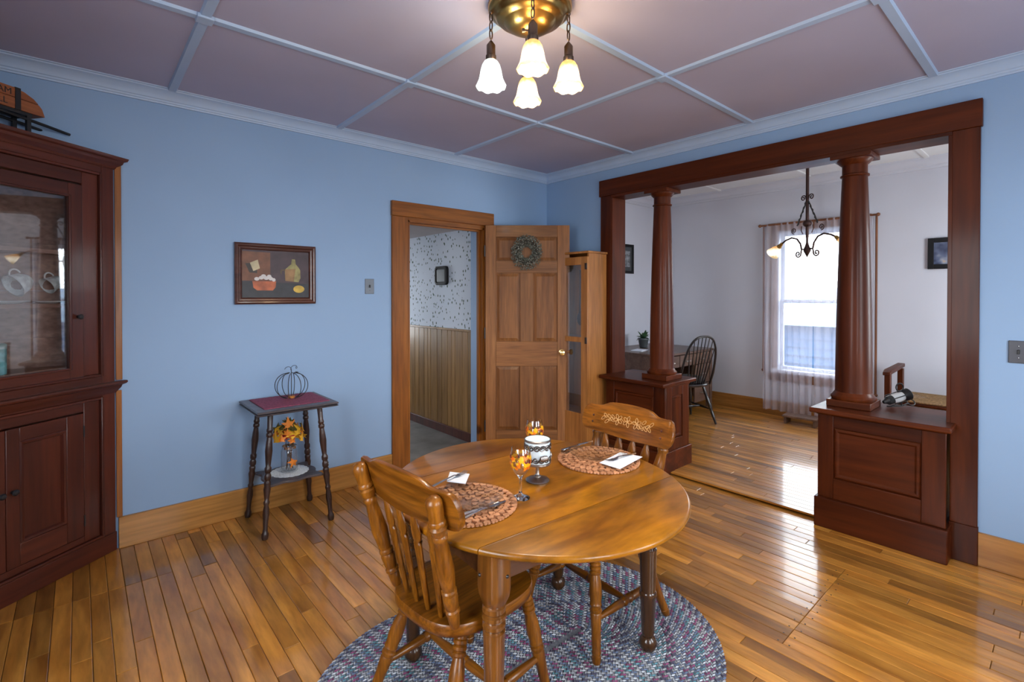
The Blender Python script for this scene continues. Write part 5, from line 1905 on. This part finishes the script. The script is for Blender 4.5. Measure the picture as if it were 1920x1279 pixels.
# ---- curtains
cur = thing('curtain_frame', 'slim brown wooden rods framing the sheer curtains', 'curtain rod', (FX - .085, -1.67, 2.275))
MB().tube([(0, .575, 0), (0, -.575, 0)], .011, 10).build('rod', ROD, cur)
for s in (1, -1):
    MB().ball((0, s * .585, 0), .019, 12, 8).build('finial', ROD, cur)
    MB().tube([(0.055, s * .560, -.01), (0.055, s * .560, -1.72 if s > 0 else -1.86)], .011, 8).build('side_pole', ROD, cur)
    MB().ball((0.055, s * .560, -1.73 if s > 0 else -1.87), .02, 10, 8).build('finial', ROD, cur)
    bx('bracket', BRONZE, cur, 0.0, .0845, s * .56 - .008, s * .56 + .008, -.008, .008)


def curtain(label, ya, yb, ph):
    n, m_ = 90, 14
    x0 = FX - .085
    rings = []
    for j in range(m_ + 1):
        v = j / m_
        z = .075 + (2.285 - .075) * v
        ring = []
        for k in range(n + 1):
            u = k / n
            y_ = ya + (yb - ya) * u
            amp = .012 + .016 * (1 - v)
            ring.append((x0 + amp * math.sin(u * 7 * 2 * PI + ph + .5 * math.sin(3 * v)) + .006 * math.sin(u * 17 * PI + ph * 2 + v), y_ + .008 * math.sin(9 * u + v * 3), z + (.02 * math.sin(u * 5 + ph) * (1 - v) if j == 0 else 0)))
        rings.append(ring)
    o = MB().loft(rings, closed=False, caps=False).build('sheer_curtain', SHEER, None, angle=180)
    return tag(o, label, 'curtain', 'sheer curtains of the far window')


curtain('left sheer white curtain hanging over the far window', -1.125, -1.652, .3)
curtain('right sheer white curtain mostly behind the nearer column', -1.672, -2.205, 1.7)

# ---- hanging lamp of the far room
LX, LY = 1.98, -1.78
fl = thing('hanging_lamp', 'dark scrolled iron hanging lamp with glass shades in the far room', 'lamp', (LX, LY, FH), R(63))
DKCOP = metal('aged_copper_iron', (.085, .05, .045), .45)
MB().lathe([(0.055, 0), (0.055, -.012), (0.03, -.03), (0.012, -.04)][::-1], 20).build('canopy', DKCOP, fl)
MB().tube([(0, 0, -.03), (0, 0, -.74)], .015, 10).build('rod', DKCOP, fl)
MB().ball((0, 0, -.60), .042, 16, 10, (1, 1, .9)).build('knop', DKCOP, fl)
MB().lathe([(0.001, -.95), (0.012, -.925), (0.032, -.885), (0.036, -.865), (0.022, -.835), (0.012, -.80), (0.012, -.70)], 18).build('body', DKCOP, fl)


def spiral(c, r0, turns, a0, sgn, s):
    return [(s * (c[0] + r0 * (1 - .82 * q / 24) * math.cos(a0 + sgn * turns * 2 * PI * q / 24)), 0, c[1] + r0 * (1 - .82 * q / 24) * math.sin(a0 + sgn * turns * 2 * PI * q / 24)) for q in range(25)]


for s in (1, -1):
    ar = MB().tube([(s * .03, 0, -.86), (s * .07, 0, -.86), (s * .085, 0, -.80), (s * .13, 0, -.745), (s * .20, 0, -.725), (s * .28, 0, -.745), (s * .335, 0, -.775)], .0095, 8).build('arm', DKCOP, fl)
    MB().tube([(s * .07, 0, -.86), (s * .078, 0, -.90)] + spiral((.115, -.905), .037, 1.4, PI, 1, s), .0075, 6).build('scroll', DKCOP, ar)
    MB().tube(spiral((.17, -.655), .033, 1.5, -PI / 2, 1, s), .0055, 5).build('scroll', DKCOP, ar)
    MB().tube([(s * .055, 0, -.70), (s * .075, 0, -.665), (s * .07, 0, -.62)], .0055, 5).build('scroll', DKCOP, ar)
    MB().tube([(s * .012, 0, -.36)] + spiral((.05, -.335), .032, 1.4, PI, -1, s), .006, 5).build('scroll', DKCOP, ar)
    MB().tube([(s * (.012 + .115 * q / 12), .004 * math.sin(q * 2.2), -.37 - .24 * q / 12) for q in range(13)], [.006 + .0035 * (q % 2) for q in range(13)], 6).build('twisted_stay', BLACK, ar)
    d0 = Vector((s * .335, 0, -.775))
    dd = Vector((s * .80, 0, -.60)).normalized()
    MB().turned(d0 - dd * .01, d0 + dd * .055, [(0, .012), (.2, .018), (.7, .020), (.75, .026), (1, .026)], 14).build('socket', BRASS, ar)
    MB().turned(d0 + dd * .05, d0 + dd * .165, [(0, .026), (.2, .034), (.45, .050), (.7, .056), (.9, .066), (1, .070), (.985, .066), (.7, .052), (.45, .046), (.1, .03)], 24).build('shade', SHADE_W, ar)

# ---- rush seat bench by the far wall
bn = thing('rush_bench', 'low wooden bench with a woven rush seat against the far wall', 'bench', (2.22, -2.92, FZ0))
BH = .475
for y_ in (.46, -.46):
    for x_ in (-.24, .26):
        MB().loft([[(x_ - .024, y_ - .024, 0), (x_ + .024, y_ - .024, 0), (x_ + .024, y_ + .024, 0), (x_ - .024, y_ + .024, 0)], [(x_ - .024, y_ - .024, .70), (x_ + .024, y_ - .024, .70), (x_ + .024, y_ + .024, .70), (x_ - .024, y_ + .024, .70)]]).build('post', MAHOG, bn, bevel=.006)
    MB().loft([[(-.30, y_ - .03, .685), (-.30, y_ + .03, .685), (-.295, y_ + .03, .715), (-.295, y_ - .03, .715)], [(-.24, y_ - .032, .695), (-.24, y_ + .032, .695), (-.235, y_ + .032, .735), (-.235, y_ - .032, .735)], [(.28, y_ - .03, .715), (.28, y_ + .03, .715), (.28, y_ + .03, .75), (.28, y_ - .03, .75)]]).build('arm', MAHOG, bn, bevel=.006)
for a, b in (((-.24, .46), (-.24, -.46)), ((.26, .46), (.26, -.46)), ((-.24, .46), (.26, .46)), ((-.24, -.46), (.26, -.46))):
    MB().tube([(a[0], a[1], BH - .03), (b[0], b[1], BH - .03)], .018, 8).build('seat_rail', MAHOG, bn)
    MB().tube([(a[0], a[1], .16), (b[0], b[1], .16)], .014, 8).build('stretcher', MAHOG, bn)
# four woven triangles
cc = (.01, 0)
cor = [(-.262, -.44), (.282, -.44), (.282, .44), (-.262, .44)]
for k in range(4):
    a, b = Vector((*cor[k], 0)), Vector((*cor[(k + 1) % 4], 0))
    mid = Vector((.01, -.20 if k == 0 else .20 if k == 2 else 0, 0))
    rows = 14
    mb = MB()
    for q in range(rows):
        f0, f1 = q / rows, (q + 1) / rows
        ta = a.lerp(Vector((.01, -.2, 0)) if k in (0, 3) else Vector((.01, -.2 if k == 1 else .2, 0)), 1) if False else None
        ridge_a = Vector((.01, -.2, 0)) if cor[k][1] < 0 else Vector((.01, .2, 0))
        ridge_b = Vector((.01, -.2, 0)) if cor[(k + 1) % 4][1] < 0 else Vector((.01, .2, 0))
        p0, p1 = a.lerp(ridge_a, (f0 + f1) / 2), b.lerp(ridge_b, (f0 + f1) / 2)
        if (p1 - p0).length < .01:
            continue
        mb.tube([p0 + Vector((0, 0, BH - .006)), p1 + Vector((0, 0, BH - .006))], max(.010, .5 * .27 / rows), 6)
    wv = mb.build('rush_weave', RUSH, bn)
    wv['kind'] = 'stuff'

# ---- lantern ornament behind the nearer column
lz = 0.7475
ln = thing('iron_lantern', 'black iron ring lantern with white glass on the right pedestal', 'lantern', (0.225, -2.865, lz), R(-41))
A0, A1 = Vector((-.055, 0, .038)), Vector((.065, 0, .078))
ax_ = (A1 - A0).normalized()
MB().turned(A0 + ax_ * .025, A1 - ax_ * .025, [(0, .026), (.5, .030), (1, .026)], 18).build('glass', WHITE, ln)
MB().turned(A0 - ax_ * .03, A0 + ax_ * .028, [(0, .010), (.3, .016), (.5, .027), (1, .028)], 16).build('cap', BLACK, ln)
MB().turned(A1 - ax_ * .030, A1 + ax_ * .012, [(0, .028), (.4, .036), (.9, .038), (1, .034)], 18).build('cap', BLACK, ln)
for q in range(4):
    a = q * PI / 2 + .4
    u = ax_.orthogonal().normalized()
    w = ax_.cross(u)
    o_ = (u * math.cos(a) + w * math.sin(a)) * .033
    MB().tube([A0 + o_, A1 + o_], .003, 6).build('bar', BLACK, ln)
MB().tube([(.018 + .023 * math.cos(2 * PI * k / 20), 0, .122 + .025 * math.sin(2 * PI * k / 20)) for k in range(20)], .0042, 6, True).build('ring', BLACK, ln)
MB().tube([(.105 + .024 * math.cos(2 * PI * k / 20), .02 + .010 * math.sin(2 * PI * k / 20), .024 + .017 * math.sin(2 * PI * k / 20)) for k in range(20)], .0038, 6, True).build('ring', BLACK, ln)
MB().tube([(-.06, 0, .004), (.03, 0, .006), (.085, .01, .02)], .004, 6).build('foot', BLACK, ln)
MB().tube([(.03, 0, .006), (.03, .0, .03)], .004, 6).build('foot', BLACK, ln)

# ---- low block on the floor by the curtain
fs = thing('footstool', 'low brown wooden footstool on the floor below the curtain', 'stool', (2.33, -1.62, FZ0), R(4))
bx('top_board', DESK, fs, -.10, .10, -.17, .17, .075, .095, bevel=.004)
for y_ in (-.14, .14):
    bx('leg_board', DESK, fs, -.085, .085, y_ - .01, y_ + .01, 0, .075, bevel=.002)
